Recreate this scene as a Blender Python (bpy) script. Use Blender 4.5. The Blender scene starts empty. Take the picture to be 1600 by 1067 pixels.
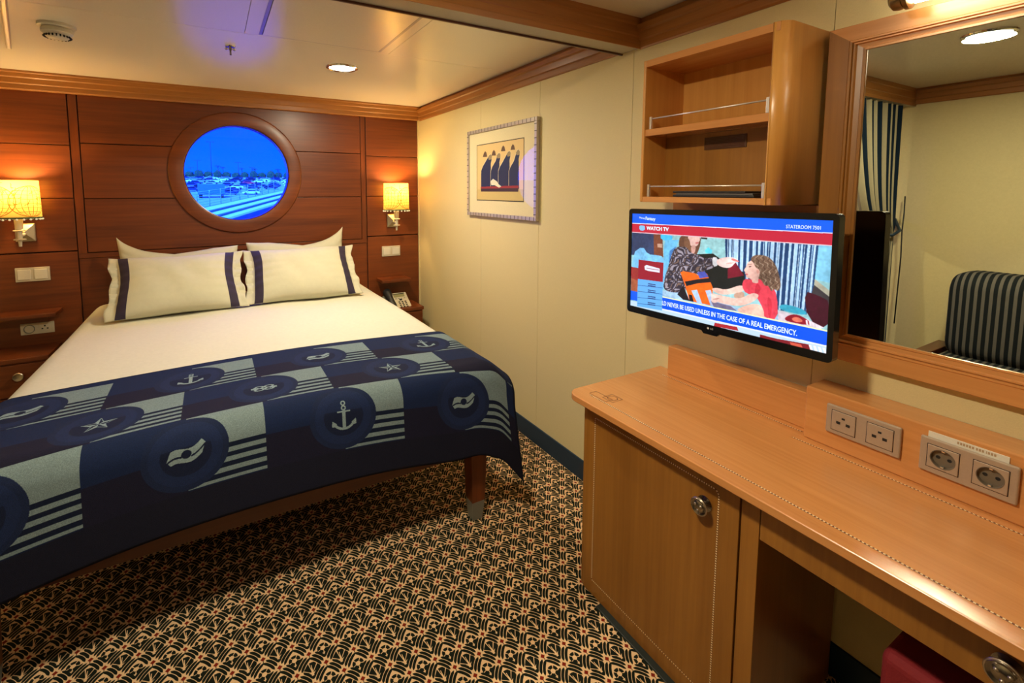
import bpy, bmesh, math, random
import numpy as np
from mathutils import Matrix, Vector
random.seed(7); rng = np.random.default_rng(7)
PI = math.pi
S = bpy.context.scene
col = S.collection

# ------------------------------------------------------------------ camera
cd = bpy.data.cameras.new('camera'); cam = bpy.data.objects.new('camera', cd); col.objects.link(cam)
cam.location = (0, 0, 1.4); cam.rotation_euler = (PI/2 - .0893, 0, -.5081)
cd.sensor_width = 36; cd.lens = 731.67/1600*36; cd.shift_x = (800-740.6)/1600; cd.shift_y = -(533.5-362.76)/1600
cd.clip_start = .02; cd.clip_end = 1000
S.camera = cam
# ------------------------------------------------------------------ sky, sun, exposure
W = bpy.data.worlds.new('sky'); S.world = W; W.use_nodes = True
nt = W.node_tree; nt.nodes.clear()
wo = nt.nodes.new('ShaderNodeOutputWorld'); bg = nt.nodes.new('ShaderNodeBackground')
tc = nt.nodes.new('ShaderNodeTexCoord'); sx = nt.nodes.new('ShaderNodeSeparateXYZ'); rp = nt.nodes.new('ShaderNodeValToRGB')
nt.links.new(tc.outputs['Generated'], sx.inputs[0]); nt.links.new(sx.outputs[2], rp.inputs[0])
rp.color_ramp.elements[0].position = 0.0; rp.color_ramp.elements[0].color = (0.0, .019, 1, 1)
rp.color_ramp.elements[1].position = .16; rp.color_ramp.elements[1].color = (0.0, .012, 1, 1)
nt.links.new(rp.outputs[0], bg.inputs[0]); bg.inputs[1].default_value = 8.0
nt.links.new(bg.outputs[0], wo.inputs[0])
sl = bpy.data.lights.new('sun', 'SUN'); so = bpy.data.objects.new('sun', sl); col.objects.link(so)
sl.energy = 6.5; sl.angle = .01; sl.color = (.14, .8, .9); so.rotation_euler = (math.radians(52), 0, math.radians(-25))  # shines away from the ship
S.view_settings.view_transform = 'Standard'; S.view_settings.look = 'None'
S.view_settings.gamma = 1; S.view_settings.use_curve_mapping = False
S.view_settings.exposure = 0.38
S.cycles.use_denoising = True
S.cycles.max_bounces = 8; S.cycles.diffuse_bounces = 4; S.cycles.glossy_bounces = 4; S.cycles.caustics_reflective = False; S.cycles.sample_clamp_indirect = 60
def light(name, kind, loc, energy, color, size=.1, rot=(0,0,0), spread=None, sizey=None):
    l = bpy.data.lights.new(name, kind); o = bpy.data.objects.new(name, l); col.objects.link(o)
    o.location = loc; o.rotation_euler = rot; l.energy = energy; l.color = color
    if kind == 'AREA':
        l.shape = 'DISK' if sizey is None else 'RECTANGLE'; l.size = size
        if sizey: l.size_y = sizey
        if spread: l.spread = spread
    else: l.shadow_soft_size = size
    return o
WARM = (1, .875, .62)
DL_A = (.651, 2.655); DL_B = (.03, .74)
P_A, P_B = 19, 23
SCONCE_W = 12.5
light('downlight_a_lamp', 'AREA', (DL_A[0], DL_A[1], 2.052), P_A, WARM, .13)
light('downlight_b_lamp', 'AREA', (DL_B[0], DL_B[1], 2.052), P_B, WARM, .16)
pt = light('porthole_portal', 'AREA', (.165, 3.72, 1.518), 1, (1,1,1), .7, (PI/2, 0, PI), sizey=.7)
pt.data.cycles.is_portal = True
pt.rotation_euler = (-PI/2, 0, 0)

# ------------------------------------------------------------------ helpers
def link(name, me, mat=None, parent=None):
    o = bpy.data.objects.new(name, me); col.objects.link(o)
    if mat is not None and len(me.materials) == 0: me.materials.append(mat)
    if parent is not None:
        o.parent = parent; o.matrix_parent_inverse = PM.get(parent.name, Matrix.Identity(4)).inverted()
    return o
PM = {}
def thing(name, label, cat, loc=(0,0,0), group=None, matrix=None):
    o = bpy.data.objects.new(name, None); col.objects.link(o)
    o.empty_display_size = .05
    if matrix is not None: o.matrix_world = matrix; PM[o.name] = Matrix.Identity(4)   # children authored in local space
    else: o.location = loc; PM[o.name] = Matrix.Translation(loc)
    return tag(o, label, cat, group)
def tag(o, label=None, cat=None, group=None, kind=None):
    if label: o['label'] = label
    if cat: o['category'] = cat
    if group: o['group'] = group
    if kind: o['kind'] = kind
    return o
def struct(o): o['kind'] = 'structure'; return o
def mesh(name, v, f, smooth=False):
    me = bpy.data.meshes.new(name); me.from_pydata([tuple(map(float, p)) for p in v], [], f); me.update()
    if smooth:
        for p in me.polygons: p.use_smooth = True
    return me
def bm_mesh(bm, name, smooth=False):
    bmesh.ops.recalc_face_normals(bm, faces=bm.faces)
    me = bpy.data.meshes.new(name); bm.to_mesh(me); bm.free()
    if smooth:
        for p in me.polygons: p.use_smooth = True
    return me
def add_box(bm, lo, hi, bev=0, seg=2):
    r = bmesh.ops.create_cube(bm, size=1)
    vs = r['verts']
    for v in vs:
        v.co = Vector([lo[i] + (v.co[i]+.5)*(hi[i]-lo[i]) for i in range(3)])
    if bev > 0:
        es = list({e for v in vs for e in v.link_edges})
        bmesh.ops.bevel(bm, geom=es, offset=bev, segments=seg, profile=.5, affect='EDGES')
def box(name, lo, hi, mat, parent=None, bev=.0015, seg=2):
    lo, hi = [min(a, b) for a, b in zip(lo, hi)], [max(a, b) for a, b in zip(lo, hi)]
    bev = min(bev, .45*min(b-a for a, b in zip(lo, hi)))
    bm = bmesh.new(); add_box(bm, lo, hi, bev, seg); return link(name, bm_mesh(bm, name), mat, parent)
def boxes(name, L, mat, parent=None, bev=.001):
    bm = bmesh.new()
    for lo, hi in L: add_box(bm, lo, hi, bev, 1)
    return link(name, bm_mesh(bm, name), mat, parent)
def prism(name, pts, axis, a, b, mat, parent=None, smooth=False):
    """polygon pts (2d) extruded along axis from a to b"""
    n = len(pts)
    def P(p, t):
        return {0: (t, p[0], p[1]), 1: (p[0], t, p[1]), 2: (p[0], p[1], t)}[axis]
    bm = bmesh.new()
    A = [bm.verts.new(P(p, a)) for p in pts]; B = [bm.verts.new(P(p, b)) for p in pts]
    bm.faces.new(A); bm.faces.new(B[::-1])
    for i in range(n): bm.faces.new((A[i], A[(i+1) % n], B[(i+1) % n], B[i]))
    me = bm_mesh(bm, name)
    if smooth:
        for p in me.polygons: p.use_smooth = len(p.vertices) == 4
    return link(name, me, mat, parent)
def lathe(name, prof, mat, parent=None, M=None, n=32, close=False, sc=(1,1)):
    """prof: (r,z) list, around z; M places it"""
    v, f = [], []
    for r, z in prof:
        for k in range(n): t = 2*PI*k/n; v.append(Vector((r*math.cos(t)*sc[0], r*math.sin(t)*sc[1], z)))
    m = len(prof)
    for i in range(m-1 if not close else m):
        j = (i+1) % m
        for k in range(n): f.append((i*n+k, i*n+(k+1) % n, j*n+(k+1) % n, j*n+k))
    if M is not None: v = [M @ p for p in v]
    me = mesh(name, v, f, True); bm = bmesh.new(); bm.from_mesh(me)
    bmesh.ops.remove_doubles(bm, verts=bm.verts, dist=1e-6); bpy.data.meshes.remove(me)
    o = link(name, bm_mesh(bm, name, True), mat, parent)
    try: o.data.set_sharp_from_angle(angle=math.radians(38))
    except Exception: pass
    return o
def tube(name, pts, r, mat, parent=None, n=8, caps=True, rs=None):
    pts = [Vector(p) for p in pts]; v, f = [], []
    up = Vector((0, 0, 1))
    for i, p in enumerate(pts):
        d = (pts[min(i+1, len(pts)-1)] - pts[max(i-1, 0)]).normalized()
        a = d.cross(up) if abs(d.dot(up)) < .95 else d.cross(Vector((1, 0, 0)))
        a.normalize(); b = d.cross(a)
        rr = rs[i] if rs else r
        for k in range(n): t = 2*PI*k/n; v.append(p + (a*math.cos(t)+b*math.sin(t))*rr)
    for i in range(len(pts)-1):
        for k in range(n): f.append((i*n+k, i*n+(k+1) % n, (i+1)*n+(k+1) % n, (i+1)*n+k))
    if caps: f += [tuple(range(n)), tuple(range((len(pts)-1)*n, len(pts)*n))[::-1]]
    bm = bmesh.new(); me = mesh(name, v, f); bm.from_mesh(me); bpy.data.meshes.remove(me)
    return link(name, bm_mesh(bm, name, True), mat, parent)
def rot_to(d, loc):
    """matrix taking +z to direction d at loc"""
    return Matrix.Translation(loc) @ Vector(d).to_track_quat('Z', 'Y').to_matrix().to_4x4()
def rrect(w, h, r, n=6, cx=0, cy=0):
    out = []
    for sx_, sy_, a0 in ((1, 1, 0), (-1, 1, PI/2), (-1, -1, PI), (1, -1, 1.5*PI)):
        for k in range(n+1):
            a = a0 + k*PI/2/n; out.append((cx+sx_*(w/2-r)+r*math.cos(a), cy+sy_*(h/2-r)+r*math.sin(a)))
    return out
def text(name, body, size, mat, parent, M, depth=.0004, ax='CENTER', bold=0, xs=1.0):
    cu = bpy.data.curves.new(name, 'FONT'); cu.body = body; cu.size = size; cu.align_x = ax; cu.align_y = 'CENTER'
    cu.extrude = depth; cu.offset = bold; cu.resolution_u = 3
    t = bpy.data.objects.new(name, cu); col.objects.link(t)
    dg = bpy.context.evaluated_depsgraph_get(); me = bpy.data.meshes.new_from_object(t.evaluated_get(dg))
    bpy.data.objects.remove(t); me.transform(M @ Matrix.Diagonal((xs, 1, 1, 1))); me.materials.clear()
    me.name = name
    return link(name, me, mat, parent)

# ------------------------------------------------------------------ materials
def mat(name, color=(.5, .5, .5), rough=.5, metal=0, spec=.5, emit=None, estr=0, bump=0, bscale=200, coat=0):
    m = bpy.data.materials.new(name); m.use_nodes = True; n = m.node_tree; b = n.nodes['Principled BSDF']
    b.inputs['Base Color'].default_value = (*color, 1); b.inputs['Roughness'].default_value = rough
    b.inputs['Metallic'].default_value = metal; b.inputs['Specular IOR Level'].default_value = spec
    b.inputs['Coat Weight'].default_value = coat
    if emit: b.inputs['Emission Color'].default_value = (*emit, 1); b.inputs['Emission Strength'].default_value = estr
    t = n.nodes.new('ShaderNodeTexCoord'); no = n.nodes.new('ShaderNodeTexNoise')
    no.inputs['Scale'].default_value = bscale; no.inputs['Detail'].default_value = 3
    n.links.new(t.outputs['Object'], no.inputs['Vector'])
    if bump:
        bp = n.nodes.new('ShaderNodeBump'); bp.inputs['Strength'].default_value = bump; bp.inputs['Distance'].default_value = .002
        n.links.new(no.outputs[0], bp.inputs['Height']); n.links.new(bp.outputs[0], b.inputs['Normal'])
    # faint procedural variation of the colour
    mx = n.nodes.new('ShaderNodeMix'); mx.data_type = 'RGBA'; mx.blend_type = 'MULTIPLY'; mx.inputs[0].default_value = .12
    mx.inputs[6].default_value = (*color, 1); n.links.new(no.outputs[0], mx.inputs[7]); n.links.new(mx.outputs[2], b.inputs['Base Color'])
    return m
def wood(name, dark, light_, axis=0, rough=.38, coat=.15, scale=1.0, spec=.5):
    m = bpy.data.materials.new(name); m.use_nodes = True; n = m.node_tree; L = n.links.new; b = n.nodes['Principled BSDF']
    t = n.nodes.new('ShaderNodeTexCoord'); mp = n.nodes.new('ShaderNodeMapping'); L(t.outputs['Object'], mp.inputs[0])
    s = [70*scale]*3; s[axis] = 2.2*scale; mp.inputs['Scale'].default_value = s
    no = n.nodes.new('ShaderNodeTexNoise'); no.inputs['Scale'].default_value = 1; no.inputs['Detail'].default_value = 5; no.inputs['Roughness'].default_value = .65
    L(mp.outputs[0], no.inputs['Vector'])
    mp2 = n.nodes.new('ShaderNodeMapping'); L(t.outputs['Object'], mp2.inputs[0])
    s2 = [7*scale]*3; s2[axis] = .9*scale; mp2.inputs['Scale'].default_value = s2
    n2 = n.nodes.new('ShaderNodeTexNoise'); n2.inputs['Scale'].default_value = 1; n2.inputs['Detail'].default_value = 2; n2.inputs['Distortion'].default_value = .6
    L(mp2.outputs[0], n2.inputs['Vector'])
    ad = n.nodes.new('ShaderNodeMath'); ad.operation = 'ADD'; L(no.outputs[0], ad.inputs[0]); L(n2.outputs[0], ad.inputs[1])
    r = n.nodes.new('ShaderNodeValToRGB'); hf = n.nodes.new('ShaderNodeMath'); hf.operation = 'MULTIPLY'; hf.inputs[1].default_value = .5
    L(ad.outputs[0], hf.inputs[0]); L(hf.outputs[0], r.inputs[0])
    r.color_ramp.elements[0].position = .33; r.color_ramp.elements[0].color = (*dark, 1)
    r.color_ramp.elements[1].position = .67; r.color_ramp.elements[1].color = (*light_, 1)
    L(r.outputs[0], b.inputs['Base Color']); b.inputs['Roughness'].default_value = rough; b.inputs['Coat Weight'].default_value = coat
    b.inputs['Coat Roughness'].default_value = .25; b.inputs['Specular IOR Level'].default_value = spec
    bp = n.nodes.new('ShaderNodeBump'); bp.inputs['Strength'].default_value = .05; bp.inputs['Distance'].default_value = .001
    L(no.outputs[0], bp.inputs['Height']); L(bp.outputs[0], b.inputs['Normal'])
    return m
def img(name, A, interp='Linear', ext='CLIP'):
    """picture computed here from numpy, A: h x w x 3 display values (top row first)"""
    h, w, _ = A.shape
    I = bpy.data.images.new(name, w, h); P = np.ones((h, w, 4), np.float32); P[..., :3] = A[::-1]
    I.pixels.foreach_set(np.clip(P, 0, 1).ravel()); I.update(); I.pack(); return I
def img_mat(name, I, rough=.8, emit=0, ext='EXTEND', vec=None, base=1, bump=0, bscale=900, spec=.5, sat=None):
    m = bpy.data.materials.new(name); m.use_nodes = True; n = m.node_tree; L = n.links.new; b = n.nodes['Principled BSDF']
    t = n.nodes.new('ShaderNodeTexImage'); t.image = I; t.extension = ext
    uv = n.nodes.new('ShaderNodeUVMap') if vec is None else None
    if vec is None: L(uv.outputs[0], t.inputs[0])
    else:
        c = n.nodes.new('ShaderNodeTexCoord'); mp = n.nodes.new('ShaderNodeMapping'); L(c.outputs['Object'], mp.inputs[0])
        mp.inputs['Scale'].default_value = vec[0]; mp.inputs['Location'].default_value = vec[1]; L(mp.outputs[0], t.inputs[0])
    if base: L(t.outputs[0], b.inputs['Base Color'])
    else: b.inputs['Base Color'].default_value = (.01, .01, .01, 1)
    if emit: L(t.outputs[0], b.inputs['Emission Color']); b.inputs['Emission Strength'].default_value = emit
    b.inputs['Roughness'].default_value = rough; b.inputs['Specular IOR Level'].default_value = spec
    if bump:
        no = n.nodes.new('ShaderNodeTexNoise'); no.inputs['Scale'].default_value = bscale
        bp = n.nodes.new('ShaderNodeBump'); bp.inputs['Strength'].default_value = bump; bp.inputs['Distance'].default_value = .002
        c2 = n.nodes.new('ShaderNodeTexCoord'); L(c2.outputs['Object'], no.inputs['Vector'])
        L(no.outputs[0], bp.inputs['Height']); L(bp.outputs[0], b.inputs['Normal'])
    return m
def glassy(name, tint=(1, 1, 1), ior=1.45, rough=0):
    m = bpy.data.materials.new(name); m.use_nodes = True; n = m.node_tree; n.nodes.clear(); L = n.links.new
    o = n.nodes.new('ShaderNodeOutputMaterial'); mx = n.nodes.new('ShaderNodeMixShader'); fr = None
    tr = n.nodes.new('ShaderNodeBsdfTransparent'); gl = n.nodes.new('ShaderNodeBsdfGlossy')
    fr = n.nodes.new('ShaderNodeLayerWeight'); fr.inputs[0].default_value = .5
    pw = n.nodes.new('ShaderNodeMath'); pw.operation = 'POWER'; pw.inputs[1].default_value = 5; L(fr.outputs[1], pw.inputs[0])
    ma = n.nodes.new('ShaderNodeMath'); ma.operation = 'MULTIPLY_ADD'; ma.inputs[1].default_value = .92; ma.inputs[2].default_value = .045; L(pw.outputs[0], ma.inputs[0])
    tr.inputs[0].default_value = (*tint, 1); gl.inputs['Roughness'].default_value = rough
    L(ma.outputs[0], mx.inputs[0]); L(tr.outputs[0], mx.inputs[1]); L(gl.outputs[0], mx.inputs[2]); L(mx.outputs[0], o.inputs[0])
    return m
def emis(name, c, s):
    m = bpy.data.materials.new(name); m.use_nodes = True; n = m.node_tree; n.nodes.clear()
    o = n.nodes.new('ShaderNodeOutputMaterial'); e = n.nodes.new('ShaderNodeEmission'); e.inputs[0].default_value = (*c, 1); e.inputs[1].default_value = s
    n.links.new(e.outputs[0], o.inputs[0]); return m

cherry_d, cherry_l = (.090, .017, .0026), (.20, .043, .0062)
M_cherry = wood('cherry_panel_wood', cherry_d, cherry_l, 0, .40, .12)
M_cherryv = wood('cherry_wood_upright', cherry_d, cherry_l, 2, .35, .25)
M_cherryd = wood('cherry_wood_dark', (.06, .013, .003), (.12, .026, .005), 0, .35, .25)
M_groove = mat('joint_dark_brown', (.02, .004, .001), .8)  # dark brown of the carriers and gaps between panels
M_crown = wood('crown_wood', (.27, .10, .018), (.42, .17, .038), 0, .42, .15)
M_crowny = wood('crown_wood_lengthwise', (.27, .10, .02), (.42, .17, .042), 1, .42, .15)
beech_d, beech_l = (.50, .20, .055), (.68, .31, .10)
M_beechs = wood('beech_cabinet_lit', (.54, .225, .042), (.70, .34, .08), 2, .34, .25, .8)  # same veneer, brighter: light on the wall cabinet is put into the colour
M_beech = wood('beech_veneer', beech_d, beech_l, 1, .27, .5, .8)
M_beechz = wood('beech_upright_shaded', (.22, .082, .011), (.34, .14, .022), 2, .34, .25, .8)  # same veneer, darker: shade on upright fronts is put into the colour
M_wall = mat('cream_wall_vinyl', (.70, .585, .305), .6, bump=.25, bscale=350)
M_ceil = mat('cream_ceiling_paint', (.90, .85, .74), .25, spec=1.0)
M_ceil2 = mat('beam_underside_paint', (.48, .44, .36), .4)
M_navy = mat('navy_vinyl_baseboard', (.008, .03, .06), .45)
M_duvet = mat('white_cotton', (.66, .635, .51), .85, bump=.3, bscale=60)
M_pillow = mat('pillow_cotton', (.56, .535, .40), .85, bump=.5, bscale=28)
M_band = mat('plum_band_fabric', (.028, .018, .045), .85)
M_rail = mat('pale_rail_metal', (.75, .70, .66), .35, .6)
M_metal = mat('brushed_nickel', (.62, .55, .45), .3, 1)
M_chrome = mat('chrome', (.8, .8, .8), .12, 1)
M_nickeld = mat('dark_nickel', (.35, .31, .26), .25, 1)
M_brass = mat('aged_brass', (.35, .25, .13), .3, 1)
M_white = mat('white_plastic', (.72, .68, .58), .4)
M_switch = mat('switch_plastic_cream', (.62, .55, .42), .4)
M_plate = mat('champagne_plate', (.44, .34, .25), .35, .3)
M_dark = mat('black_hole', (.008, .007, .006), .6)
M_black = mat('gloss_black_plastic', (.006, .006, .007), .18)
M_blackm = mat('matt_black_plastic', (.012, .012, .013), .5)
M_grey = mat('grey_plastic', (.2, .2, .17), .4)
M_red = mat('red_upholstery', (.22, .008, .012), .8, bump=.4, bscale=300)
M_glass = glassy('porthole_glass', (1, 1, 1))
M_pglass = glassy('picture_glass', (1, 1, 1), 1.5)
M_mirror = mat('mirror_silver', (.80, .84, .76), .003, 1)
M_lamp = emis('lamp_diffuser', (1, .95, .82), 5)
M_tube = emis('tube_lamp_glow', (1, .90, .68), 13)
M_hull = mat('white_hull_paint', (.7, .7, .7), .5)

# ================================================================== STRUCTURE
XL, XR, YB, YF, ZC = -1.15, 1.51, 3.65, -1.6, 2.07
# ---- carpet: tile drawn from the weave's own geometry
def carpet_tile(w=246, h=300):
    tw, th = .082, .100
    X, Y = np.meshgrid((np.arange(w)+.5)/w*tw, (np.arange(h)+.5)/h*th)
    cream = np.array([.93, .78, .60]); dark = np.array([.10, .12, .09]); red = np.array([.50, .14, .08])
    A = np.ones((h, w, 3))*cream
    D = np.zeros((h, w), bool); Rr = np.zeros((h, w), bool)
    nodes = [(i*tw + (j % 2)*tw/2, j*th/2) for i in range(-1, 3) for j in range(-2, 5)]
    for nx, ny in nodes:
        for sgn in (1, -1):
            ex, ey = sgn*tw/2, th/2; L = math.hypot(ex, ey); ux, uy = ex/L, ey/L; px, py = -uy*sgn, ux*sgn   # perpendicular pointing up
            if py < 0: px, py = -px, -py
            a = (X-nx)*ux + (Y-ny)*uy; p = (X-nx)*px + (Y-ny)*py
            t = (a/L-.5)*2
            for k, off in enumerate((-.0130, -.0028, .0072)):
                half = (.0042, .0043, .0040)[k]; ln = (.72, .68, .60)[k]
                q = p - off - .0068*(1-t*t)
                D |= (np.abs(q) < half*np.clip(1.15-(np.abs(t)/ln)**4, 0, 1)) & (np.abs(t) < ln)
    # cells: star flowers and palms
    for i in range(-1, 3):
        for j in range(-1, 3):
            cx, cy = i*tw, (j+.5)*th        # star
            r = np.hypot(X-cx, Y-cy); th_ = np.arctan2(Y-cy, X-cx)
            D |= (r > .0070) & (r < .0165) & (np.abs(np.sin(2.5*th_+.6)) > .22)
            star = r < .0072*(.75+.35*np.cos(5*th_+1.2))
            D &= ~star
            cx, cy = (i+.5)*tw, j*th        # palm
            bx, by = cx, cy-.014
            r = np.hypot(X-bx, (Y-by)*.9); th_ = np.arctan2(X-bx, Y-by)
            fan = (r < .031) & (np.abs(th_) < 1.15) & (np.abs(X-cx)/(tw/2)*1.0 + np.abs(Y-cy)/(th/2) < .60)
            rays = np.abs(np.sin(th_*4.1+.8)) < np.clip(.10+.0022/np.maximum(r, .002), 0, .75)
            D = np.where(fan, ~rays, D)
            D &= ~((np.abs(X-cx) < .0011+.0022*np.clip((cy+.004-Y)/.02, 0, 1)) & (Y > cy-.022) & (Y < cy+.012))
    for nx, ny in nodes:
        Rr |= (np.abs(X-nx)+np.abs(Y-ny)*1.0 < .0074)
        D &= ~(np.abs(X-nx)+np.abs(Y-ny) < .0098)
        D |= (np.abs(X-nx) < .0009) & (Y < ny-.005) & (Y > ny-.0125)
    A[D] = dark; A[Rr] = red
    A *= rng.uniform(.88, 1.08, (h, w, 1))
    return A
def s2l(a): return np.where(a <= .04045, a/12.92, ((a+.055)/1.055)**2.4)
Icar = img('carpet_weave', carpet_tile()[::-1])
M_carpet = img_mat('patterned_carpet', Icar, .95, 0, 'REPEAT', ((1/.082, 1/.1, 1), (-.564/.082+8, -1.329/.1+14, 0)), bump=.6, bscale=1200, spec=.1)
fl = struct(box('floor', (XL-.1, YF-.1, -.06), (XR+.1, YB+.1, 0), M_carpet, bev=0))

def cut_cyl(o, loc, r, axis='X', depth=.1):
    bm = bmesh.new(); bmesh.ops.create_cone(bm, cap_ends=True, segments=40, radius1=r, radius2=r, depth=depth, matrix=Matrix.Translation(loc) @ Matrix.Rotation(PI/2, 4, 'Y'))
    me = bpy.data.meshes.new('cutter'); bm.to_mesh(me); bm.free(); c = bpy.data.objects.new('cutter', me); col.objects.link(c)
    md = o.modifiers.new('cut', 'BOOLEAN'); md.object = c; md.operation = 'DIFFERENCE'; md.solver = 'EXACT'
    bpy.context.view_layer.update(); dg = bpy.context.evaluated_depsgraph_get(); nm = bpy.data.meshes.new_from_object(o.evaluated_get(dg))
    o.modifiers.clear(); o.data = nm; bpy.data.objects.remove(c)
# ---- ceiling: dark carrier with panels below it
ce = struct(box('ceiling', (XL-.1, YF-.1, ZC+.008), (XR+.1, YB+.1, ZC+.08), M_groove, bev=0))
g = .001
for a in [((XL, 2.295+g), (XR, YB)), ((XL, 1.44), (.15-g, 2.295-g)), ((.79+g, 1.44), (XR, 2.295-g)), ((XL, YF), (XR, 1.36))]:
    box('ceiling_panel', (*a[0], ZC), (*a[1], ZC+.009), M_ceil, ce, .0004, 1)
M_seam = mat('hatch_trim_grey', (.35, .33, .36), .3, .4)
boxes('hatch_surround', [((.15+g, 2.275, ZC), (.79-g, 2.295-g, ZC+.009)), ((.15+g, 1.44, ZC), (.205, 2.275, ZC+.009)), ((.745, 1.44, ZC), (.79-g, 2.275, ZC+.009))], M_ceil, ce, .0003)
boxes('hatch_edge_trim', [((.205, 1.44, ZC-.0015), (.217, 2.268, ZC+.006)), ((.733, 1.44, ZC-.0015), (.745, 2.268, ZC+.006)), ((.205, 2.268, ZC-.0015), (.745, 2.274, ZC+.006))], M_seam, ce, .0003)
box('access_hatch', (.219, 1.44, ZC-.003), (.731, 2.265, ZC+.006), M_ceil, ce, .001)
# ---- beam across the cabin
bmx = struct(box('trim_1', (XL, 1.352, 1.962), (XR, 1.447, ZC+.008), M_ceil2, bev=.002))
box('beam_edge_strip', (XL, 1.444, 1.955), (XR, 1.452, 1.975), M_cherryd, bmx, .001)
def moulding(name, prof, axis, a, b, m, flip=1):
    return prism(name, prof, axis, a, b, m)
# crown profiles: offsets from wall (d) and height (z)
def crown_prof(d0, d1): # stepped moulding, bottom narrow, top wide
    return [(0, 1.968), (d0, 1.968), (d0+.004, 1.974), (d0+.004, 1.998), (d0+.012, 2.003), (d0+.016, 2.03), (d0+.025, 2.036), (d0+.03, 2.055), (d1, 2.06), (d1, ZC), (0, ZC)]
pr_b = [(YB-d, z) for d, z in crown_prof(.028, .068)]
struct(prism('trim_2', pr_b, 0, XL, XR-.012, M_crown))                # over the bed wall
pr_r = [(XR-d, z-.006 if z < ZC else z) for d, z in crown_prof(.004, .012)]
struct(prism('trim_3', [(x, z) for x, z in pr_r], 1, 1.45, YB-.03, M_crowny))        # bed area, right wall
struct(prism('trim_4', [(XR-d, z-.012 if z < ZC else z) for d, z in crown_prof(.004, .014)], 1, YF, 1.352, M_crowny))
struct(prism('trim_5', [(XL+d, z) for d, z in crown_prof(.01, .03)], 1, YF, 1.352, M_crowny))
struct(prism('trim_6', [(1.352-d, z) for d, z in [(0, 1.957), (.004, 1.957), (.006, 1.975), (.004, 1.978), (.004, 2.0), (.008, 2.004), (.008, 2.04), (.012, 2.045), (.012, ZC), (0, ZC)]], 0, XL, XR, M_crown))
struct(prism('trim_7', [(XL+d, z) for d, z in crown_prof(.01, .03)], 1, 1.45, YB, M_crowny))
# ---- walls
wr = struct(box('wall_right', (XR+.004, YF-.1, 0), (XR+.1, YB+.1, ZC+.08), M_groove, bev=0))
for y0, y1 in [(YF, .10), (.10, .68), (.68, 1.385), (1.385, 2.005), (2.005, 2.62), (2.62, YB)]:
    box('wall_panel', (XR, y0+.0007, 0), (XR+.006, y1-.0007, ZC+.02), M_wall, wr, .0005, 1)
struct(box('wall_left', (XL-.1, YF-.1, 0), (XL, YB+.1, ZC+.08), M_wall, bev=0))
struct(box('wall_front', (XL, YF-.1, 0), (XR, YF, ZC+.08), M_wall, bev=0))
struct(box('baseboard_right', (XR-.007, 1.21, 0), (XR+.002, YB, .10), M_navy, bev=.002))
struct(box('baseboard_desk', (XR-.007, YF, 0), (XR+.002, 1.21, .10), M_navy, bev=.002))
struct(box('baseboard_left', (XL, YF, 0), (XL+.007, YB, .10), M_navy, bev=.002))
# back wall with round opening
PX, PZ, PR = .165, 1.518, .325
def cut_round(o, r=PR+.012):
    bm = bmesh.new(); bmesh.ops.create_cone(bm, cap_ends=True, segments=96, radius1=r, radius2=r, depth=1, matrix=Matrix.Translation((PX, YB, PZ)) @ Matrix.Rotation(PI/2, 4, 'X'))
    me = bpy.data.meshes.new('cutter'); bm.to_mesh(me); bm.free(); c = bpy.data.objects.new('cutter', me); col.objects.link(c)
    md = o.modifiers.new('cut', 'BOOLEAN'); md.object = c; md.operation = 'DIFFERENCE'; md.solver = 'EXACT'
    dg = bpy.context.evaluated_depsgraph_get(); nm = bpy.data.meshes.new_from_object(o.evaluated_get(dg))
    o.modifiers.clear(); o.data = nm; bpy.data.objects.remove(c)
    return o
wb = struct(cut_round(box('wall_back', (XL-.1, YB+.016, 0), (XR+.1, YB+.16, ZC+.08), M_groove, bev=0)))
def wpanel(x0, x1, z0, z1, m=None, y=YB, cut=False, th=.016):
    o = box('wood_panel', (x0+.0025, y, z0+.0025), (x1-.0025, YB+.017, z1-.0025), m or M_cherry, wb, .0012)
    if cut: cut_round(o)
    return o
zs = [1.034, 1.352, 1.668, 1.99]
for i in range(3):
    wpanel(XL, -.7315, zs[i], zs[i+1]); wpanel(1.062, 1.499, zs[i], zs[i+1])
zt = [1.017, 1.349, 1.683, 1.99]
for i in range(3): wpanel(-.684, 1.0205, zt[i], zt[i+1], cut=True)
for x0, x1 in ((-.729, -.688), (1.0235, 1.059)): box('panel_stile', (x0, YB+.004, .985), (x1, YB+.017, 1.99), M_cherryv, wb, .001)
wpanel(XL, -.7315, .0, 1.031); wpanel(1.062, 1.499, .0, 1.031)
box('panel_rail', (-.729, YB+.002, .985), (1.059, YB+.017, 1.0145), M_cherry, wb, .001)
box('lower_panel', (-.729, YB+.008, .10), (1.059, YB+.017, .983), M_cherry, wb, .001)
box('corner_bead', (1.499, YB-.002, 0), (XR, YB+.017, 1.99), M_wall, wb, .001)
# porthole window
wn = struct(thing('window_1', None, None, (PX, YB, PZ)))
Rw = rot_to((0, -1, 0), (PX, YB, PZ))
lathe('porthole_ring', [(PR, -.12), (PR, .010), (PR+.003, .013), (PR+.007, .014), (.404, .014), (.410, .012), (.414, .006), (.414, -.001), (.36, -.001), (.36, -.12)], M_cherry, wn, Rw, 96)
lathe('porthole_pane', [(0, .0), (PR+.002, .0)], M_glass, wn, Rw, 96)
lathe('pane_seal', [(PR-.004, -.004), (PR-.004, .004), (PR+.001, .006), (PR+.001, -.004)], M_black, wn, Rw, 96)

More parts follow.
